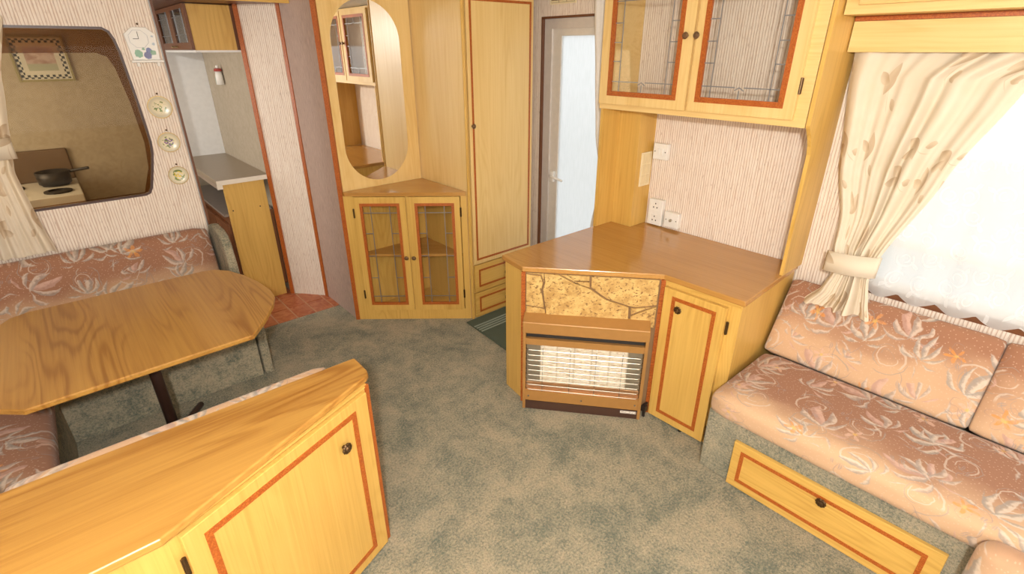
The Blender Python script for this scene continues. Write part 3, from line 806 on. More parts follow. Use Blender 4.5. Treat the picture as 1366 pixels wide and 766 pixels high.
MB().box(0.012, HW - 0.012, 0.002, 0.010, 0.0, 0.050).build('plinth', plain('dark_brown_enamel', (0.062, 0.028, 0.018), 0.45), gf)
mt_badge, nt, b = newmat('badge'); c = objcoord(nt, False)
nt.links.new(mix(nt, noise(nt, comb(nt, c[0] * 300, c[1], c[2] * 120), 1, 2).ss(0.5, 0.62), (0.78, 0.74, 0.68), (0.30, 0.22, 0.18)), b.inputs['Base Color'])
MB().box(HW - 0.098, HW - 0.020, 0.0005, 0.003, 0.030, 0.044).build('badge', mt_badge, gf)
MB().box(0.016, HW - 0.016, 0.024, 0.034, 0.420, 0.453).build('vent_slot', plain('black_slot', (0.02, 0.016, 0.014), 0.6), gf)
for xx in (0.016, 0.512):
    MB().box(xx, xx + 0.068, 0.030, 0.036, 0.13, 0.386).build('reflector', plain('grey_reflector', (0.36, 0.31, 0.24), 0.3, 0.7), gf)
MB().box(0.016, HW - 0.016, 0.026, 0.05, 0.112, 0.150).build('hearth_tray', plain('copper_tray', (0.48, 0.26, 0.13), 0.3, 0.6), gf)
mtc, nt, b = newmat('ceramic_radiant'); c = objcoord(nt, True)
n = noise(nt, comb(nt, c[0] * 26, c[1], c[2] * 330), 1, 2)
nt.links.new(mix(nt, n.ss(0.45, 0.7), (0.78, 0.71, 0.58), (0.55, 0.40, 0.25)), b.inputs['Base Color']); b.inputs['Roughness'].default_value = 0.8
MB().box(0.080, 0.514, 0.034, 0.046, 0.150, 0.386).build('radiant_backing', plain('fire_brick', (0.60, 0.50, 0.36), 0.8), gf)
for k in range(5):
    x0 = 0.086 + k * 0.0855
    mb = MB().box(x0, x0 + 0.078, 0.028, 0.036, 0.165, 0.384)
    for q in range(13): mb.box(x0 + 0.004, x0 + 0.074, 0.0225, 0.028, 0.171 + q * 0.0163, 0.1795 + q * 0.0163)
    mb.box(x0 + 0.034, x0 + 0.044, 0.021, 0.028, 0.165, 0.384)
    mb.build('ceramic_radiant', mtc, gf)
for k in range(9):
    z = 0.128 + k * 0.0292
    MB().tube([(0.015, 0.008, z), (0.03, -0.006, z), (HW - 0.03, -0.006, z), (HW - 0.015, 0.008, z)], 0.0018, 6).build('guard_bar', CHROME, gf)
for x in (0.10, 0.235, 0.36, 0.485):
    MB().tube([(x, 0.006, 0.112), (x, -0.003, 0.122), (x, -0.003, 0.375), (x, 0.006, 0.386)], 0.0018, 6).build('guard_wire', CHROME, gf)
for x, z in ((0.03, 0.08), (0.30, 0.078), (HW - 0.03, 0.082)): MB().lathe([(0.001, 0.001), (0.005, 0.001), (0.005, 0.0045), (0.001, 0.0045)], (x, 0, z), 'y', 10).build('screw', CHROME, gf)
gv = tag(MB().tube([(0, 0, 0.0), (0, 0, 0.055)], 0.008, 10).box(-0.013, 0.013, -0.013, 0.013, 0.035, 0.068, 0.003).box(-0.005, 0.022, -0.006, 0.006, 0.068, 0.076).build('gas_tap', DARK, loc=(1.876, 1.137, 0.0)), 'small dark gas tap at the foot of the gas fire', 'gas tap')

# duct casing and screen panel standing on the counter
ds = thing('corner_casing', 'oak boxed casing standing in the back corner of the counter', 'casing', (2.42, 1.75, CZ))
def box_on(parent, x0, x1, y0, y1, z0, z1, name, mat, org):
    return MB().box(x0 - org[0], x1 - org[0], y0 - org[1], y1 - org[1], z0 - org[2], z1 - org[2]).build(name, mat, parent)
OG = (2.42, 1.75, CZ)
box_on(ds, 2.206, 2.350, 1.806, 1.820, CZ + .001, 1.4185, 'screen_panel', OAKZ, OG)
box_on(ds, 2.350, 2.368, 1.668, 1.820, CZ + .001, 1.4185, 'side_board', OAKZ, OG)
box_on(ds, 2.368, 2.498, 1.668, 1.684, CZ + .001, 1.4185, 'front_board', OAKZ, OG)
sp = thing('switch_panel', 'cream control panel with six small switches on the oak casing', 'switch', (2.435, 1.6675, 1.095))
MB().box(-0.047, 0.047, -0.006, 0.0, -0.093, 0.093, 0.002).build('plate', CREAMP, sp)
for i in range(2):
    for j in range(3):
        MB().box(-0.036 + i * 0.038, -0.004 + i * 0.038, -0.009, -0.0058, -0.082 + j * 0.057, -0.030 + j * 0.057, 0.0015).build('switch_key', plain('cream_key', (0.74, 0.61, 0.37), 0.4), sp)

# wall cabinet with leaded doors
WCZ = 1.42
wc = thing('wall_cabinet', 'oak wall cabinet with two leaded glass doors above the counter', 'cabinet', (2.205, 1.83, WCZ), R(-90))
WL = 1.828 - 0.802
mb = MB()
mb.box(0.0, 0.016, 0.02, 0.293, 0.0, 0.605)
mb.box(0.016, WL - 0.001, 0.02, 0.293, 0.0, 0.014)
mb.box(0.016, WL - 0.001, 0.02, 0.293, 0.592, 0.605)
mb.build('carcass', oak(0, 'pale'), wc)
mb = MB()
mb.box(0.0, 0.012, 0, 0.02, 0, 0.605); mb.box(0.979, WL - 0.0005, 0, 0.02, 0, 0.605)
mb.box(0.012, 0.979, 0, 0.02, 0.0, 0.028); mb.box(0.012, 0.979, 0, 0.02, 0.585, 0.605)
mb.box(0.500, 0.530, 0, 0.02, 0.028, 0.585)
mb.build('face_frame', LIT_OAKX, wc)
door(wc, 0.008, 0.506, 0.027, 0.590, 0, (0.058, 0.455, 0.067, 0.552), 0.022, knob=(0.476, 0.333), small=True, glass='wide', mat=LIT_OAKZ)
door(wc, 0.521, 0.980, 0.027, 0.590, 0, (0.551, 0.936, 0.067, 0.552), 0.022, knob=(0.528, 0.333), small=True, glass='wide', mat=LIT_OAKZ, hinges=((0.985, 0.152), (0.985, 0.50)))
gb = [(2.498, CZ + .001), (2.293, CZ + .001), (2.292, 0.95), (2.283, 1.15), (2.280, 1.31), (2.268, 1.345), (2.240, 1.39), (2.212, 1.4185), (2.205, 1.43), (2.205, CEIL - .01), (2.498, CEIL - .01)]
gp = tag(MB().ext(gb, 0.786, 0.801, 'y').build('end_board', OAKZ), 'shaped oak end board from the counter up past the wall cabinet', 'board')

# sockets and switches on the right wall
def plate(name, label, cat, y0, y1, z0, z1, depth):
    t = thing(name, label, cat, (XW - 0.0005, (y0 + y1) / 2, (z0 + z1) / 2), R(-90))
    w, hh = abs(y1 - y0) / 2, (z1 - z0) / 2
    MB().box(-w, w, -depth, 0, -hh, hh, 0.004).build('plate', WHITE, t)
    return t, w, hh, depth
def dots(t, pts, y, r=0.003):
    for k, (x, z) in enumerate(pts):
        MB().lathe([(0.0005, 0.001), (r, 0.001), (r, -0.0012), (0.0005, -0.0012)], (x, y, z), 'y', 10).build('screw', DARK, t)
t, w, hh, dp = plate('light_switch', 'white double light switch high on the striped wall', 'switch', 1.560, 1.650, 1.150, 1.236, 0.030)
dots(t, ((-w * 0.72, 0), (w * 0.72, 0)), -dp)
for s in (-0.011, 0.011): MB().box(s - 0.008, s + 0.008, -dp - 0.005, -dp + 0.001, -0.018, 0.018, 0.002).build('rocker', WHITE, t)
t, w, hh, dp = plate('power_socket', 'tall white double power socket standing upright by the oak casing', 'socket', 1.548, 1.640, 0.782, 0.930, 0.030)
for zz in (-0.037, 0.037):
    MB().ring(-0.028, 0.028, zz - 0.026, zz + 0.026, 0.002, -dp - 0.0015, -dp).build('socket_rim', WHITE, t)
    for (x, z) in ((0, 0.013), (-0.011, -0.009), (0.011, -0.009)): MB().box(x - 0.003, x + 0.003, -dp - 0.0006, -dp + 0.001, zz + z - 0.004, zz + z + 0.004).build('pin_hole', DARK, t)
t, w, hh, dp = plate('aerial_socket', 'square white aerial socket on the wall just above the counter', 'socket', 1.440, 1.530, 0.790, 0.876, 0.030)
dots(t, ((-w * 0.7, 0), (w * 0.7, 0)), -dp)
MB().lathe([(0.008, 0.0), (0.008, -0.010), (0.0055, -0.010), (0.0055, -0.002), (0.001, -0.002)], (0, -dp, 0), 'y', 14).build('aerial_jack', CHROME, t)
t = thing('wall_vent', 'small cream slotted vent above the entrance door', 'vent', (XW - 0.0005, 2.40, 1.985), R(-90))
MB().ring(-0.105, 0.105, -0.040, 0.040, 0.008, -0.008, 0.0).build('vent_frame', CREAMP, t)
MB().box(-0.098, 0.098, -0.002, 0, -0.033, 0.033).build('vent_back', plain('vent_dark', (0.24, 0.17, 0.09), 0.7), t)
for k in range(3):
    for q in range(4):
        MB().box(-0.094 + k * 0.064, -0.038 + k * 0.064, -0.007, -0.002, -0.030 + q * 0.016, -0.021 + q * 0.016).build('vent_slat', CREAMP, t)

# ================================================================== LOCKER AND PELMET over the right window
lk = thing('overhead_locker', 'oak overhead locker above the curtained window', 'locker', (2.26, 0.78, 1.81), R(-90))
MB().box(0.0, 2.4, 0.018, 0.236, 0.0, 0.21).build('carcass', LIT_OAKX, lk)
MB().box(0.0, 2.4, 0.0, 0.018, 0.0, 0.21).build('face_frame', LIT_OAKX, lk)
for k in range(3): MB().box(0.045 + k * 0.62, 0.62 + k * 0.62, -0.016, -0.0005, 0.028, 0.20, 0.002).build('door', LIT_OAKX, lk)
pm = thing('curtain_pelmet', 'oak pelmet board hiding the curtain rail', 'pelmet', (2.392, 0.782, 1.688), R(-90))
MB().box(0.0, 2.4, 0.0, 0.016, 0.0, 0.104).build('board', LIT_OAKX, pm)
MB().box(0.0, 2.4, -0.002, 0.030, 0.105, 0.121).build('inlay_strip', INL, pm)

# ================================================================== CURTAINS
def curtain(name, label, cat, rows, folds, amp, to_world, mat, nu=110, tie=None, parent=None, scallop=0.0, uvw=1.0):
    """rows: (z, left, right, amp factor) from top to bottom; to_world(s, d, z)"""
    bm = bmesh.new(); uvl = bm.loops.layers.uv.new('UVMap')
    grid = []; uvs = []
    NR = 64
    ztop, zbot = rows[0][0], rows[-1][0]
    def lerp(z):
        for i in range(len(rows) - 1):
            a, b = rows[i], rows[i + 1]
            if a[0] >= z >= b[0]:
                t = (a[0] - z) / (a[0] - b[0]); t2 = t * t * (3 - 2 * t) * 0.35 + t * 0.65
                return [a[k] + (b[k] - a[k]) * t2 for k in (1, 2, 3)]
        return rows[-1][1:4]
    for j in range(NR + 1):
        z = ztop + (zbot - ztop) * j / NR
        l, r_, af = lerp(z)
        row = []; urow = []
        for i in range(nu + 1):
            f = i / nu
            ph = f * folds * 2 * math.pi
            dd = math.sin(ph + 1.3 * math.sin(1.7 * f * 6.28 + 0.8) + 0.5 * z) * (0.55 + 0.35 * math.sin(f * 9.1 + 2.0)) + 0.28 * math.sin(ph * 0.47 + 1.1 + z * 1.2) + 0.12 * math.sin(ph * 2.3 + z * 2.0)
            s = l + (r_ - l) * f
            zz = z
            if scallop and j == NR: zz = z
            zz2 = zz - (scallop * abs(math.sin(f * folds * 3.1)) * (j / NR) ** 8 if scallop else 0)
            row.append(bm.verts.new(to_world(s, dd * amp * af, zz2)))
            urow.append((f * uvw, z))
        grid.append(row); uvs.append(urow)
    for j in range(NR):
        for i in range(nu):
            f = bm.faces.new((grid[j][i], grid[j][i + 1], grid[j + 1][i + 1], grid[j + 1][i])); f.smooth = True
            for lp, uv in zip(f.loops, (uvs[j][i], uvs[j][i + 1], uvs[j + 1][i + 1], uvs[j + 1][i])): lp[uvl].uv = uv
    me = bpy.data.meshes.new(name); bm.to_mesh(me); bm.free(); me.materials.append(mat)
    o = bpy.data.objects.new(name, me); COL.objects.link(o)
    if parent: o.parent = parent
    return o
def right_w(s, dd, z):
    t = max(0.0, min(1.0, (1.10 - z) / 0.20)); t = t * t * (3 - 2 * t)
    return (2.432 - 0.092 * t + dd, s, z)
ct = curtain('window_curtain', '', '', [(1.735, 0.775, -0.02, 0.75), (1.60, 0.768, 0.235, 0.85), (1.26, 0.730, 0.362, 1.0), (0.955, 0.645, 0.462, 1.0), (0.90, 0.625, 0.475, 0.9), (0.84, 0.615, 0.475, 0.9), (0.75, 0.645, 0.455, 1.1), (0.672, 0.702, 0.432, 1.25)],
             5.2, 0.026, right_w, curtain_cloth(), uvw=0.95)
tag(ct, 'cream floral curtain tied back beside the white net', 'curtain')
def tieback(parent, l, r_, z0, z1, to_world, dmax, sl=0.0):
    bm = bmesh.new(); n = 28; lo, hi = [], []
    for k in range(n + 1):
        f = k / n; s = l + (r_ - l) * f
        dd = dmax * (0.35 + 0.65 * math.sin(math.pi * f) ** 0.6)
        lo.append(bm.verts.new(to_world(s, dd, z0 + sl * f))); hi.append(bm.verts.new(to_world(s, dd, z1 + sl * f)))
    for k in range(n): bm.faces.new((lo[k], lo[k + 1], hi[k + 1], hi[k]))
    me = bpy.data.meshes.new('tieback'); bm.to_mesh(me); bm.free()
    for p in me.polygons: p.use_smooth = True
    uv = me.uv_layers.new(name='UVMap')
    for lp in me.loops: uv.data[lp.index].uv = (me.vertices[lp.vertex_index].co.y * 0.7 + me.vertices[lp.vertex_index].co.x * 0.7, me.vertices[lp.vertex_index].co.z)
    me.materials.append(curtain_cloth())
    o = bpy.data.objects.new('tieback', me); COL.objects.link(o); o.parent = parent
    md = o.modifiers.new('thick', 'SOLIDIFY'); md.thickness = 0.004
    return o
tieback(ct, 0.648, 0.455, 0.845, 0.930, right_w, -0.040, 0.018)
nt_ = curtain('net_curtain', '', '', [(1.72, 0.545, -1.12, 0.6), (1.2, 0.535, -1.12, 0.8), (0.768, 0.52, -1.12, 1.0)], 13, 0.010, lambda s, dd, z: (2.474 + dd, s, z), net_cloth(), nu=200, scallop=0.028, uvw=1.9)
tag(nt_, 'white lace net curtain with a scalloped hem across the window', 'net curtain')
def left_w(s, dd, z): return (s, 3.382 - dd, z)
cl = curtain('window_curtain', '', '', [(1.84, -0.02, -0.62, 0.8), (1.577, -0.100, -0.60, 0.9), (1.33, -0.147, -0.50, 1.0), (1.285, -0.165, -0.46, 1.0), (1.24, -0.168, -0.46, 1.0), (1.178, -0.180, -0.48, 1.1), (0.955, -0.165, -0.52, 1.2), (0.770, -0.142, -0.56, 1.3)],
             7, 0.020, left_w, curtain_cloth(), uvw=0.8)
tag(cl, 'cream floral curtain hanging beside the smoked window above the dinette', 'curtain')
tieback(cl, -0.152, -0.47, 1.24, 1.335, left_w, 0.036)
# white door curtain between door and wall cabinet
dc = curtain('door_curtain', '', '', [(1.99, 2.085, 1.845, 0.7), (1.87, 2.078, 1.845, 0.8), (1.57, 2.05, 1.845, 0.9), (1.24, 2.020, 1.845, 0.8), (1.02, 1.968, 1.85, 0.5), (0.95, 1.965, 1.85, 0.5), (0.85, 1.985, 1.845, 0.8), (0.69, 2.018, 1.845, 1.0), (0.30, 2.05, 1.845, 1.0)], 4, 0.012, lambda s, dd, z: (2.405 + dd, s, z), plain('white_voile', (0.82, 0.78, 0.72), 0.9), nu=60)
tag(dc, 'narrow white curtain gathered at the side of the entrance door', 'curtain')

# ================================================================== RIGHT SOFA
sb = thing('bench_sofa', 'carpet-clad bench base with an oak drawer under the window', 'bench', (1.79, 0.775, 0), R(-90))
MB().box(0.0, 2.40, 0.0, 0.705, 0.0, 0.312, 0.008).build('base', carpet(), sb)
door(sb, 0.138, 0.848, 0.008, 0.232, 0, (0.172, 0.806, 0.042, 0.198), 0.015, knob=(0.487, 0.182), mat=OAKX, name='drawer')
def cush(name, label, size, loc, rotm, r_, puff, mat, cat='cushion', group=None, piping=False):
    mb = MB().cushion(size[0], size[1], size[2], r_, puff)
    o = mb.build(name, mat, None, True)
    o.location = loc; o.rotation_euler = rotm
    return tag(o, label, cat, group)
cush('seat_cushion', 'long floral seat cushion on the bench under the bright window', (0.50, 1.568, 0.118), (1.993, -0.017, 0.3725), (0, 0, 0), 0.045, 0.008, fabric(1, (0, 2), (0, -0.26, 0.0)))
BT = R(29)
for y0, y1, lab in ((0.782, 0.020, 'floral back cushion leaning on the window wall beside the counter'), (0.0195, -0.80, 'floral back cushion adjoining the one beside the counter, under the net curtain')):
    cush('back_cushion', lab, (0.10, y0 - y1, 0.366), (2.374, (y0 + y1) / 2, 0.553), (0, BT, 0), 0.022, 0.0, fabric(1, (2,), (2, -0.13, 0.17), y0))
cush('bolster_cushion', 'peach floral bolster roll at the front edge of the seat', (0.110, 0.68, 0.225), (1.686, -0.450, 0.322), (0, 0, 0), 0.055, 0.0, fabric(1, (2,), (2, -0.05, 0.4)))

# ================================================================== FRONT CUPBOARD
FZ = 0.735
fc = thing('angled_cupboard', 'low oak cupboard with a slanting front and a large inlaid door', 'cupboard', (0, 1.2, 0))
tp = [(XS + .003, 1.497), (0.574, 1.491), (0.572, 1.392), (0.566, 1.375), (0.553, 1.362), (-0.068, 1.090), (XS + .003, 1.090)]
bevelmod(MB().ext([(x, y - 1.2) for x, y in tp], FZ - 0.024, FZ).build('worktop', oak(0, 'top'), fc), 0.006, 3)
bdy = [(XS + .003, 1.485), (0.548, 1.480), (0.545, 1.352), (-0.060, 1.112), (XS + .003, 1.112)]
MB().ext([(x, y - 1.2) for x, y in bdy], 0.0, FZ - 0.0245).build('carcass', OAKZ, fc)
q0, q1 = Vector(bdy[3]), Vector(bdy[2]); fang = math.atan2((q1 - q0).y, (q1 - q0).x); FL = (q1 - q0).length
ff = bpy.data.objects.new('slanting_front', None); COL.objects.link(ff); ff.parent = fc; ff.location = (q0.x, q0.y - 1.2, 0); ff.rotation_euler = (0, 0, fang)
door(ff, 0.020, FL - 0.022, 0.012, 0.700, -0.0005, (0.066, FL - 0.078, 0.052, 0.664), 0.018, knob=(FL - 0.148, 0.575), hinges=((0.010, 0.615), (0.010, 0.12)))
MB().box(FL - 0.010, FL + 0.006, -0.004, 0.016, 0.0, FZ - 0.026).build('edge_trim', INL, ff)
MB().box(0.0, FL - 0.012, -0.006, -0.0005, 0.706, 0.7105).build('top_rail', OAKX, ff)

# ================================================================== DINETTE
bench = thing('dinette_bench', 'carpet-clad dinette bench along the wall below the smoked window', 'bench', (0.0, 3.1, 0))
MB().box(XS + .003, 0.54, -0.30, 0.317, 0.0, 0.30, 0.006).build('base', carpet(), bench)
prof = [(-0.312, 0.0), (-0.312, 0.40), (-0.295, 0.425), (-0.05, 0.425), (-0.028, 0.60), (-0.010, 0.70), (0.03, 0.755), (0.10, 0.775), (0.22, 0.775), (0.29, 0.76), (0.317, 0.72), (0.317, 0.0)]
bevelmod(MB().ext(prof, 0.548, 0.596, 'x').build('end_panel', carpet(), bench), 0.022, 4)
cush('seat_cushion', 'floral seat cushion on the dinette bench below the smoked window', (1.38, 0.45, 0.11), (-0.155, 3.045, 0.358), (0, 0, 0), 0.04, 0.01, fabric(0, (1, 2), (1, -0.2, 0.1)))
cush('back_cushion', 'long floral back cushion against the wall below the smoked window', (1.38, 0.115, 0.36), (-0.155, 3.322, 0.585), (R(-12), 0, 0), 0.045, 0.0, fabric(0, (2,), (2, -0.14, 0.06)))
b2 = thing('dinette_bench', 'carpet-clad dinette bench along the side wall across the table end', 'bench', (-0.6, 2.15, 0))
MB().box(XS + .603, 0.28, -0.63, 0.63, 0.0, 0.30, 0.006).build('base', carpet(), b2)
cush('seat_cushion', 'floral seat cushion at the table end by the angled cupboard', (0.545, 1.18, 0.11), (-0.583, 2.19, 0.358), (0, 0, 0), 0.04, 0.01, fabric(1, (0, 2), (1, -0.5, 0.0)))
b3 = thing('dinette_bench', 'carpet-clad dinette bench standing against the angled cupboard back', 'bench', (0.1, 1.7, 0))
MB().box(-0.36, 0.40, -0.195, 0.10, 0.0, 0.30, 0.006).build('base', carpet(), b3)
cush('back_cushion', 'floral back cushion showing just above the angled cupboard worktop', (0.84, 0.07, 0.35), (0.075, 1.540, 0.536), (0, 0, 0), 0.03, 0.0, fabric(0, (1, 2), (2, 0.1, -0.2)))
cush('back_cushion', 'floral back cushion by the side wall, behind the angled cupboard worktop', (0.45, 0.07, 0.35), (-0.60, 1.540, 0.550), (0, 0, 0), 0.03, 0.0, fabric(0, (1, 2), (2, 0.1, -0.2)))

TZ = 0.65
tb = thing('dinette_table', 'oak pedestal dinette table with clipped rounded ends', 'table', (0.05, 2.44, 0))
rt = [(0.392, 2.052), (0.475, 2.165), (0.546, 2.285), (0.580, 2.37), (0.588, 2.46), (0.574, 2.60), (0.545, 2.73), (0.505, 2.84), (0.455, 2.905), (0.40, 2.925)]
lt = [(-0.30, 2.925), (-0.36, 2.90), (-0.42, 2.80), (-0.47, 2.60), (-0.485, 2.45), (-0.47, 2.30), (-0.42, 2.13), (-0.316, 2.034)]
bevelmod(MB().ext([(x - 0.05, y - 2.44) for x, y in rt + lt], TZ - 0.022, TZ).build('table_top', oak(1, 'top', 0.75), tb), 0.005, 3)
BRN = plain('dark_brown_tube', (0.045, 0.02, 0.014), 0.35, 0.3)
MB().tube([(0, 0, 0.03), (0, 0, TZ - 0.024)], 0.023, 16).build('pedestal', BRN, tb, True)
MB().box(-0.11, 0.11, -0.11, 0.11, TZ - 0.036, TZ - 0.0225).build('top_plate', BRN, tb)
for a in (62, 152, 242, 332):
    dx, dy = math.cos(R(a)), math.sin(R(a))
    MB().tube([(dx * 0.02, dy * 0.02, 0.05), (dx * 0.14, dy * 0.14, 0.05), (dx * 0.31, dy * 0.31, 0.015)], 0.015, 8).build('foot', BRN, tb)

# ================================================================== WALL DECORATIONS on the partition
def flower_mat(name, ground, petal, seed):
    mt, nt, b = newmat(name)
    c = objcoord(nt, False)
    x, z = c[0], c[2]
    rr = (x * x + z * z).sqrt()
    col = mix(nt, rr.ss(0.028, 0.05), ground, [k * 0.72 for k in ground])
    lf_ = noise(nt, comb(nt, x * 60 + seed, z * 60), 1, 2)
    col = mix(nt, lf_.ss(0.5, 0.58) * (0.034 - rr).ss(0.0, 0.006), col, (0.16, 0.22, 0.06))
    vo = voronoi(nt, comb(nt, x * 75 + seed, z * 75), 0.9)
    fl = (0.36 - Sk(nt, vo.outputs['Distance'])).ss(0.0, 0.1) * (0.024 - rr).ss(0.0, 0.004)
    col = mix(nt, fl, col, petal)
    nt.links.new(col, b.inputs['Base Color']); b.inputs['Roughness'].default_value = 0.25
    return mt
gold = plain('gilt_rim', (0.50, 0.34, 0.12), 0.35, 0.6)
YD = YL - 0.0008
for (x, z, rr_, lab, pet, sd) in ((0.477, 1.424, 0.056, 'round cream plate with a pale flower on the striped wall', (0.80, 0.70, 0.42), 1.3),
                                 (0.474, 1.242, 0.052, 'round cream plate with a purple flower on the striped wall', (0.20, 0.10, 0.26), 5.9),
                                 (0.476, 1.060, 0.049, 'round cream plate with a yellow flower on the striped wall', (0.85, 0.62, 0.05), 9.4)):
    t = thing('wall_plate', lab, 'plate', (x, YD, z), 0, 'decorative plates on the partition wall')
    MB().lathe([(0.001, 0.0), (rr_ * 0.7, 0.0), (rr_, -0.010), (rr_ * 0.94, -0.011), (rr_ * 0.66, -0.004), (0.001, -0.004)], axis='y', n=36).build('dish', flower_mat('plate_glaze_%d' % int(sd), (0.78, 0.70, 0.50), pet, sd), t, True)
    MB().lathe([(rr_ * 0.985, -0.008), (rr_ * 1.02, -0.009), (rr_ * 1.02, -0.0125), (rr_ * 0.955, -0.0125)], axis='y', n=36, closed=True).build('rim', gold, t)
    MB().lathe([(0.004, 0.0), (0.005, -0.006), (0.001, -0.007)], (0.003, 0, rr_ + 0.012), 'y', 10).build('hook', BRONZE, t)
ck = thing('wall_clock', 'white ceramic wall clock painted with blue and green fruit', 'clock', (0.478, YD, 1.655))
mtk, nt, b = newmat('painted_ceramic'); c = objcoord(nt, False)
x, z = c[0], c[2]
col = (0.84, 0.82, 0.77)
base = mix(nt, noise(nt, comb(nt, x * 20, z * 20), 1, 2), (0.84, 0.82, 0.77), (0.80, 0.78, 0.73))
for (fx, fz, fr_, fcol) in ((-0.028, 0.030, 0.020, (0.14, 0.36, 0.22)), (0.010, 0.022, 0.019, (0.05, 0.06, 0.24)), (0.020, 0.045, 0.015, (0.06, 0.09, 0.30)), (0.036, 0.035, 0.014, (0.18, 0.36, 0.22)), (0.046, 0.075, 0.008, (0.35, 0.45, 0.55)), (0.048, 0.110, 0.007, (0.35, 0.45, 0.55)), (-0.003, 0.052, 0.008, (0.2, 0.4, 0.25))):
    q = ((x - fx) * (x - fx) + (z - fz) * (z - fz)).sqrt() + (noise(nt, comb(nt, x * 90, z * 90), 1, 2) - 0.5) * 0.012
    base = mix(nt, (fr_ - q).ss(0.0, 0.004) * 0.85, base, fcol)
nt.links.new(base, b.inputs['Base Color']); b.inputs['Roughness'].default_value = 0.25
MB().ext([(-0.058, 0.0), (0.060, 0.0), (0.066, 0.120), (0.030, 0.152), (-0.030, 0.152), (-0.070, 0.120)], -0.012, 0.0, 'y', 0.003).build('clock_body', mtk, ck)
MB().box(-0.070, 0.072, -0.030, 0.0, -0.012, 0.0, 0.003).box(-0.048, -0.036, -0.022, -0.002, -0.03, -0.012).box(0.040, 0.052, -0.022, -0.002, -0.03, -0.012).build('ledge', WHITE, ck)
MB().holed([(-0.012 + 0.044 * math.cos(k * math.pi / 4 + .39), 0.098 + 0.044 * math.sin(k * math.pi / 4 + .39)) for k in range(8)], [(-0.012 + 0.0425 * math.cos(k * math.pi / 4 + .39), 0.098 + 0.0425 * math.sin(k * math.pi / 4 + .39)) for k in range(8)], -0.0135, -0.0122, 'y').build('dial_line', plain('grey_paint', (0.42, 0.42, 0.44), 0.5), ck)
MB().box(-0.013, -0.011, -0.016, -0.0145, 0.098, 0.132).build('minute_hand', DARK, ck)
MB().box(-0.036, -0.012, -0.0145, -0.0135, 0.097, 0.0995).build('hour_hand', DARK, ck)
MB().lathe([(0.004, 0.0), (0.005, -0.006), (0.001, -0.007)], (0.0, 0, 0.166), 'y', 10).build('hook', BRONZE, ck)

# ================================================================== KITCHEN
ku = thing('kitchen_unit', 'brown-fronted kitchen base unit with a plain oak end panel', 'cabinet', (0.765, 3.822, 0))
MB().box(0.0, 0.262, 0.0, 0.018, 0.0, 0.884).build('end_panel', OAKZ, ku)
MB().box(-0.005, 0.29, 0.02, 1.06, 0.08, 0.66).build('carcass', oak(2, 'brown'), ku)
for k in range(3):
    d_ = MB().box(-0.026, -0.006, 0.026 + k * 0.34, 0.355 + k * 0.34, 0.09, 0.60, 0.002).build('door', oak(2, 'brown'), ku)
    MB().tube([(-0.026, 0.30 + k * 0.34, 0.545), (-0.045, 0.30 + k * 0.34, 0.545)], 0.006, 8).build('handle', CHROME, d_)
MB().box(-0.030, 0.28, 0.02, 1.06, 0.66, 0.676).build('lower_shelf', plain('grey_laminate', (0.22, 0.185, 0.16), 0.4), ku)
MB().box(0.0, 0.262, 0.019, 0.022, 0.1, 0.2).build('rail', OAKX, ku)
for x_, z_ in ((0.028, 0.70), (0.205, 0.70)): MB().lathe([(0.001, 0.0), (0.005, 0.0), (0.004, -0.004), (0.001, -0.004)], (x_, 0, z_), 'y', 8).build('screw', DARK, ku)
kw = thing('kitchen_worktop', 'grey-beige kitchen worktop with a pale front edge', 'worktop', (0.90, 4.35, 0.885))
gr = plain('speckled_laminate', (0.33, 0.265, 0.19), 0.35)
MB().box(-0.170, 0.160, -0.548, 0.545, 0.002, 0.030, 0.002).build('top', gr, kw)
MB().box(-0.170, -0.140, -0.540, 0.545, -0.026, 0.002).build('lip', plain('worktop_lip', (0.33, 0.26, 0.20), 0.4), kw)
MB().box(-0.172, 0.160, -0.552, -0.5485, 0.001, 0.031).build('end_edging', plain('cream_edging', (0.80, 0.73, 0.62), 0.4), kw)
MB().box(-0.172, -0.138, -0.545, -0.5405, -0.027, 0.001).build('lip_edging', plain('cream_edging', (0.80, 0.73, 0.62), 0.4), kw)
kc = thing('kitchen_wall_cabinet', 'kitchen wall cabinet with brown leaded glass doors and oak side', 'cabinet', (0.80, 3.822, 1.688))
mb = MB(); mb.box(0.0, 0.235, 0.0, 0.016, 0.012, 0.262); mb.build('side_panel', OAKZ, kc)
MB().box(-0.004, 0.262, -0.003, 0.92, 0.0, 0.012).build('base_board', WHITEPAINT, kc)
MB().box(0.235, 0.26, 0.004, 0.92, 0.012, 0.262).build('back_panel', oak(2, 'brown'), kc)
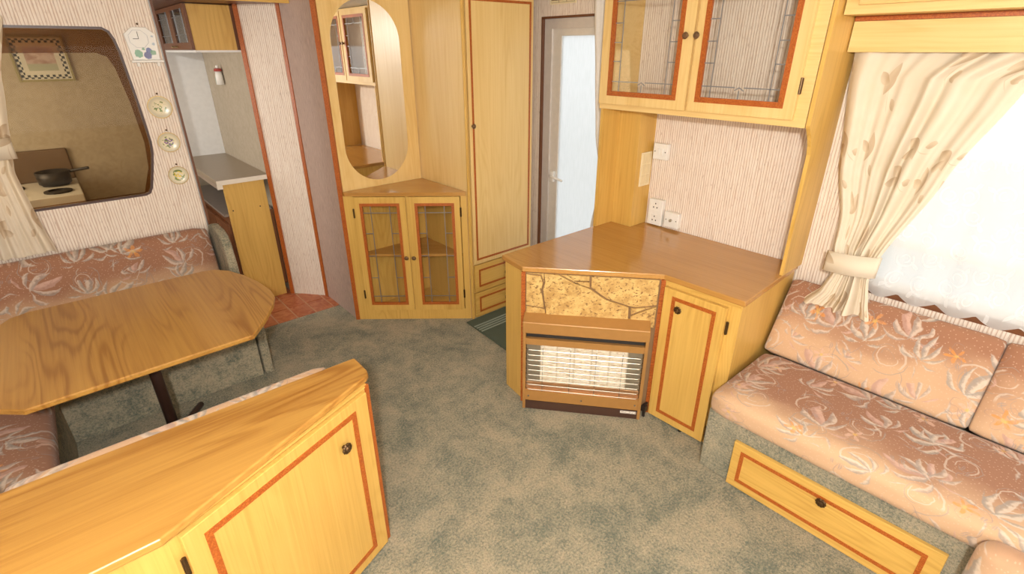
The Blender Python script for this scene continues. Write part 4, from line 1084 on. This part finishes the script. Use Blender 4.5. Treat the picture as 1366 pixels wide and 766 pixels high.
for k in range(2):
    y0 = 0.004 + k * 0.452
    d_ = MB().holed([(y0, 0.014), (y0 + 0.448, 0.014), (y0 + 0.448, 0.262), (y0, 0.262)], [(y0 + .055, 0.055), (y0 + .393, 0.055), (y0 + .393, 0.24), (y0 + .055, 0.24)], -0.018, -0.001, 'x').build('door', oak(2, 'brown'), kc)
    MB().box(-0.011, -0.008, y0 + .055, y0 + .393, 0.055, 0.24).build('glass_pane', thin_glass('smoky_pane', (0.55, 0.52, 0.46), 0.12), d_)
    mb = MB()
    for yy in (0.12, 0.328): mb.box(-0.0135, -0.0115, y0 + yy - 0.003, y0 + yy + 0.003, 0.055, 0.24)
    for zz in (0.10, 0.20): mb.box(-0.0135, -0.0115, y0 + .055, y0 + .393, zz - 0.0015, zz + 0.0015)
    mb.build('lead_strip', LEAD, d_)
    MB().tube([(-0.018, y0 + (0.40 if k == 0 else 0.05), 0.032), (-0.034, y0 + (0.40 if k == 0 else 0.05), 0.032)], 0.006, 8).build('handle', plain('brass_knob', (0.62, 0.50, 0.28), 0.3, 0.8), d_)
orn = thing('wall_ornament', 'small white ceramic ornament with a red cap on the beige wall', 'ornament', (XB - 0.001, 4.42, 1.472), R(-90))
MB().lathe([(0.001, 0.0), (0.026, 0.0), (0.024, 0.06), (0.019, 0.095), (0.001, 0.095)], (0, -0.028, 0), 'z', 18).build('body', WHITE, orn, True)
MB().lathe([(0.001, 0.088), (0.028, 0.090), (0.024, 0.108), (0.001, 0.112)], (0, -0.028, 0), 'z', 18).build('cap', plain('red_glaze', (0.36, 0.05, 0.04), 0.35), orn)
MB().lathe([(0.001, 0.108), (0.009, 0.112), (0.011, 0.121), (0.007, 0.130), (0.001, 0.132)], (0, -0.028, 0), 'z', 14).build('bobble', WHITE, orn, True)
MB().lathe([(0.001, 0.0), (0.020, 0.0), (0.020, 0.045), (0.012, 0.062), (0.001, 0.064)], (-0.034, -0.028, 0), 'z', 14).build('side_figure', plain('teal_glaze', (0.22, 0.36, 0.31), 0.4), orn, True)
MB().lathe([(0.001, 0.060), (0.014, 0.064), (0.016, 0.078), (0.006, 0.088), (0.001, 0.089)], (-0.036, -0.028, 0), 'z', 12).build('side_head', plain('brown_glaze', (0.16, 0.09, 0.06), 0.4), orn, True)
# seen through the smoked window: framed picture and cooker
pic = thing('framed_picture', 'framed picture with a black and white chequered mount behind the smoked window', 'picture', (0.085, YK - 0.001, 1.650))
MB().ring(-0.148, 0.148, -0.140, 0.140, 0.012, -0.014, 0.0).build('frame', plain('olive_frame', (0.34, 0.30, 0.15), 0.5), pic)
mtp, nt, b = newmat('chequered_mount'); c = objcoord(nt, False)
x, z = c[0] * 62, c[2] * 62
chk = ((x.floor() + z.floor()) * 0.5).frac().ss(0.2, 0.3)
ed = ((c[0] * (1 / 0.136)).abs().mx((c[2] * (1 / 0.128)).abs()))
band = ed.ss(0.76, 0.77) * (1.0 - ed.ss(0.955, 0.965))
col = mix(nt, chk * band, (0.66, 0.64, 0.56), (0.05, 0.055, 0.065))
inn = 1.0 - ed.ss(0.56, 0.58)
art = mix(nt, noise(nt, comb(nt, c[0] * 16, c[2] * 22), 1, 3, 0.6, 0.6).ss(0.4, 0.62), (0.56, 0.44, 0.40), (0.40, 0.26, 0.22))
art = mix(nt, (0.30 - ((c[2] + 0.055) * 10).abs()).ss(0.0, 0.1), art, (0.42, 0.44, 0.34))
col = mix(nt, inn, col, art)
nt.links.new(col, b.inputs['Base Color'])
MB().box(-0.137, 0.137, -0.006, 0.0, -0.129, 0.129).build('print', mtp, pic)
ckr = thing('cooker', 'cream cooker with raised brown lid seen through the smoked window', 'cooker', (-0.16, 4.56, 0))
enam = plain('cream_enamel', (0.66, 0.60, 0.50), 0.35)
MB().box(-0.27, 0.21, -0.27, 0.33, 0.0, 0.86, 0.006).build('body', enam, ckr)
MB().box(-0.27, 0.21, 0.315, 0.332, 0.86, 1.075, 0.012, 3).build('lid', plain('brown_glass_lid', (0.16, 0.10, 0.06), 0.3), ckr)
for (x_, y_) in ((-0.15, -0.12), (0.09, -0.12), (-0.15, 0.14), (0.09, 0.14)):
    MB().lathe([(0.001, 0.0), (0.075, 0.0), (0.075, 0.010), (0.05, 0.014), (0.05, 0.004), (0.001, 0.004)], (x_, y_, 0.86), 'z', 20).build('burner', DARK, ckr)
pn = thing('saucepan', 'dark saucepan standing on the cream cooker', 'saucepan', (-0.07, 4.70, 0.874))
MB().lathe([(0.001, 0.0), (0.09, 0.0), (0.095, 0.08), (0.090, 0.08), (0.086, 0.006), (0.001, 0.006)], (0, 0, 0), 'z', 24).build('pan_body', DARK, pn, True)
MB().tube([(0.09, -0.01, 0.07), (0.20, -0.05, 0.085)], 0.010, 8).build('handle', DARK, pn)

# ================================================================== ENTRANCE MAT
mat_ = thing('entrance_mat', 'dark green entrance mat with pale ribbed strips by the wardrobe', 'mat', (2.14, 2.19, 0.0))
GM = plain('green_mat', (0.075, 0.095, 0.065), 0.85)
MB().ext([(-0.355, 0.332), (0.355, 0.332), (0.355, -0.36), (-0.40, -0.36)], 0.0005, 0.008).build('mat_body', GM, mat_)
for k in range(4):
    MB().box(-0.358, 0.354, 0.235 - k * 0.026, 0.246 - k * 0.026, 0.008, 0.011).build('ribbed_strip', plain('grey_rib', (0.26, 0.30, 0.25), 0.5), mat_)

# the helper frames of the slanting fronts are folded into their things, so that parts hang directly on them
for e in (fp, cp, ff):
    for ch in list(e.children):
        mbz = e.matrix_basis @ ch.matrix_basis
        ch.parent = e.parent
        ch.matrix_basis = mbz
    bpy.data.objects.remove(e)
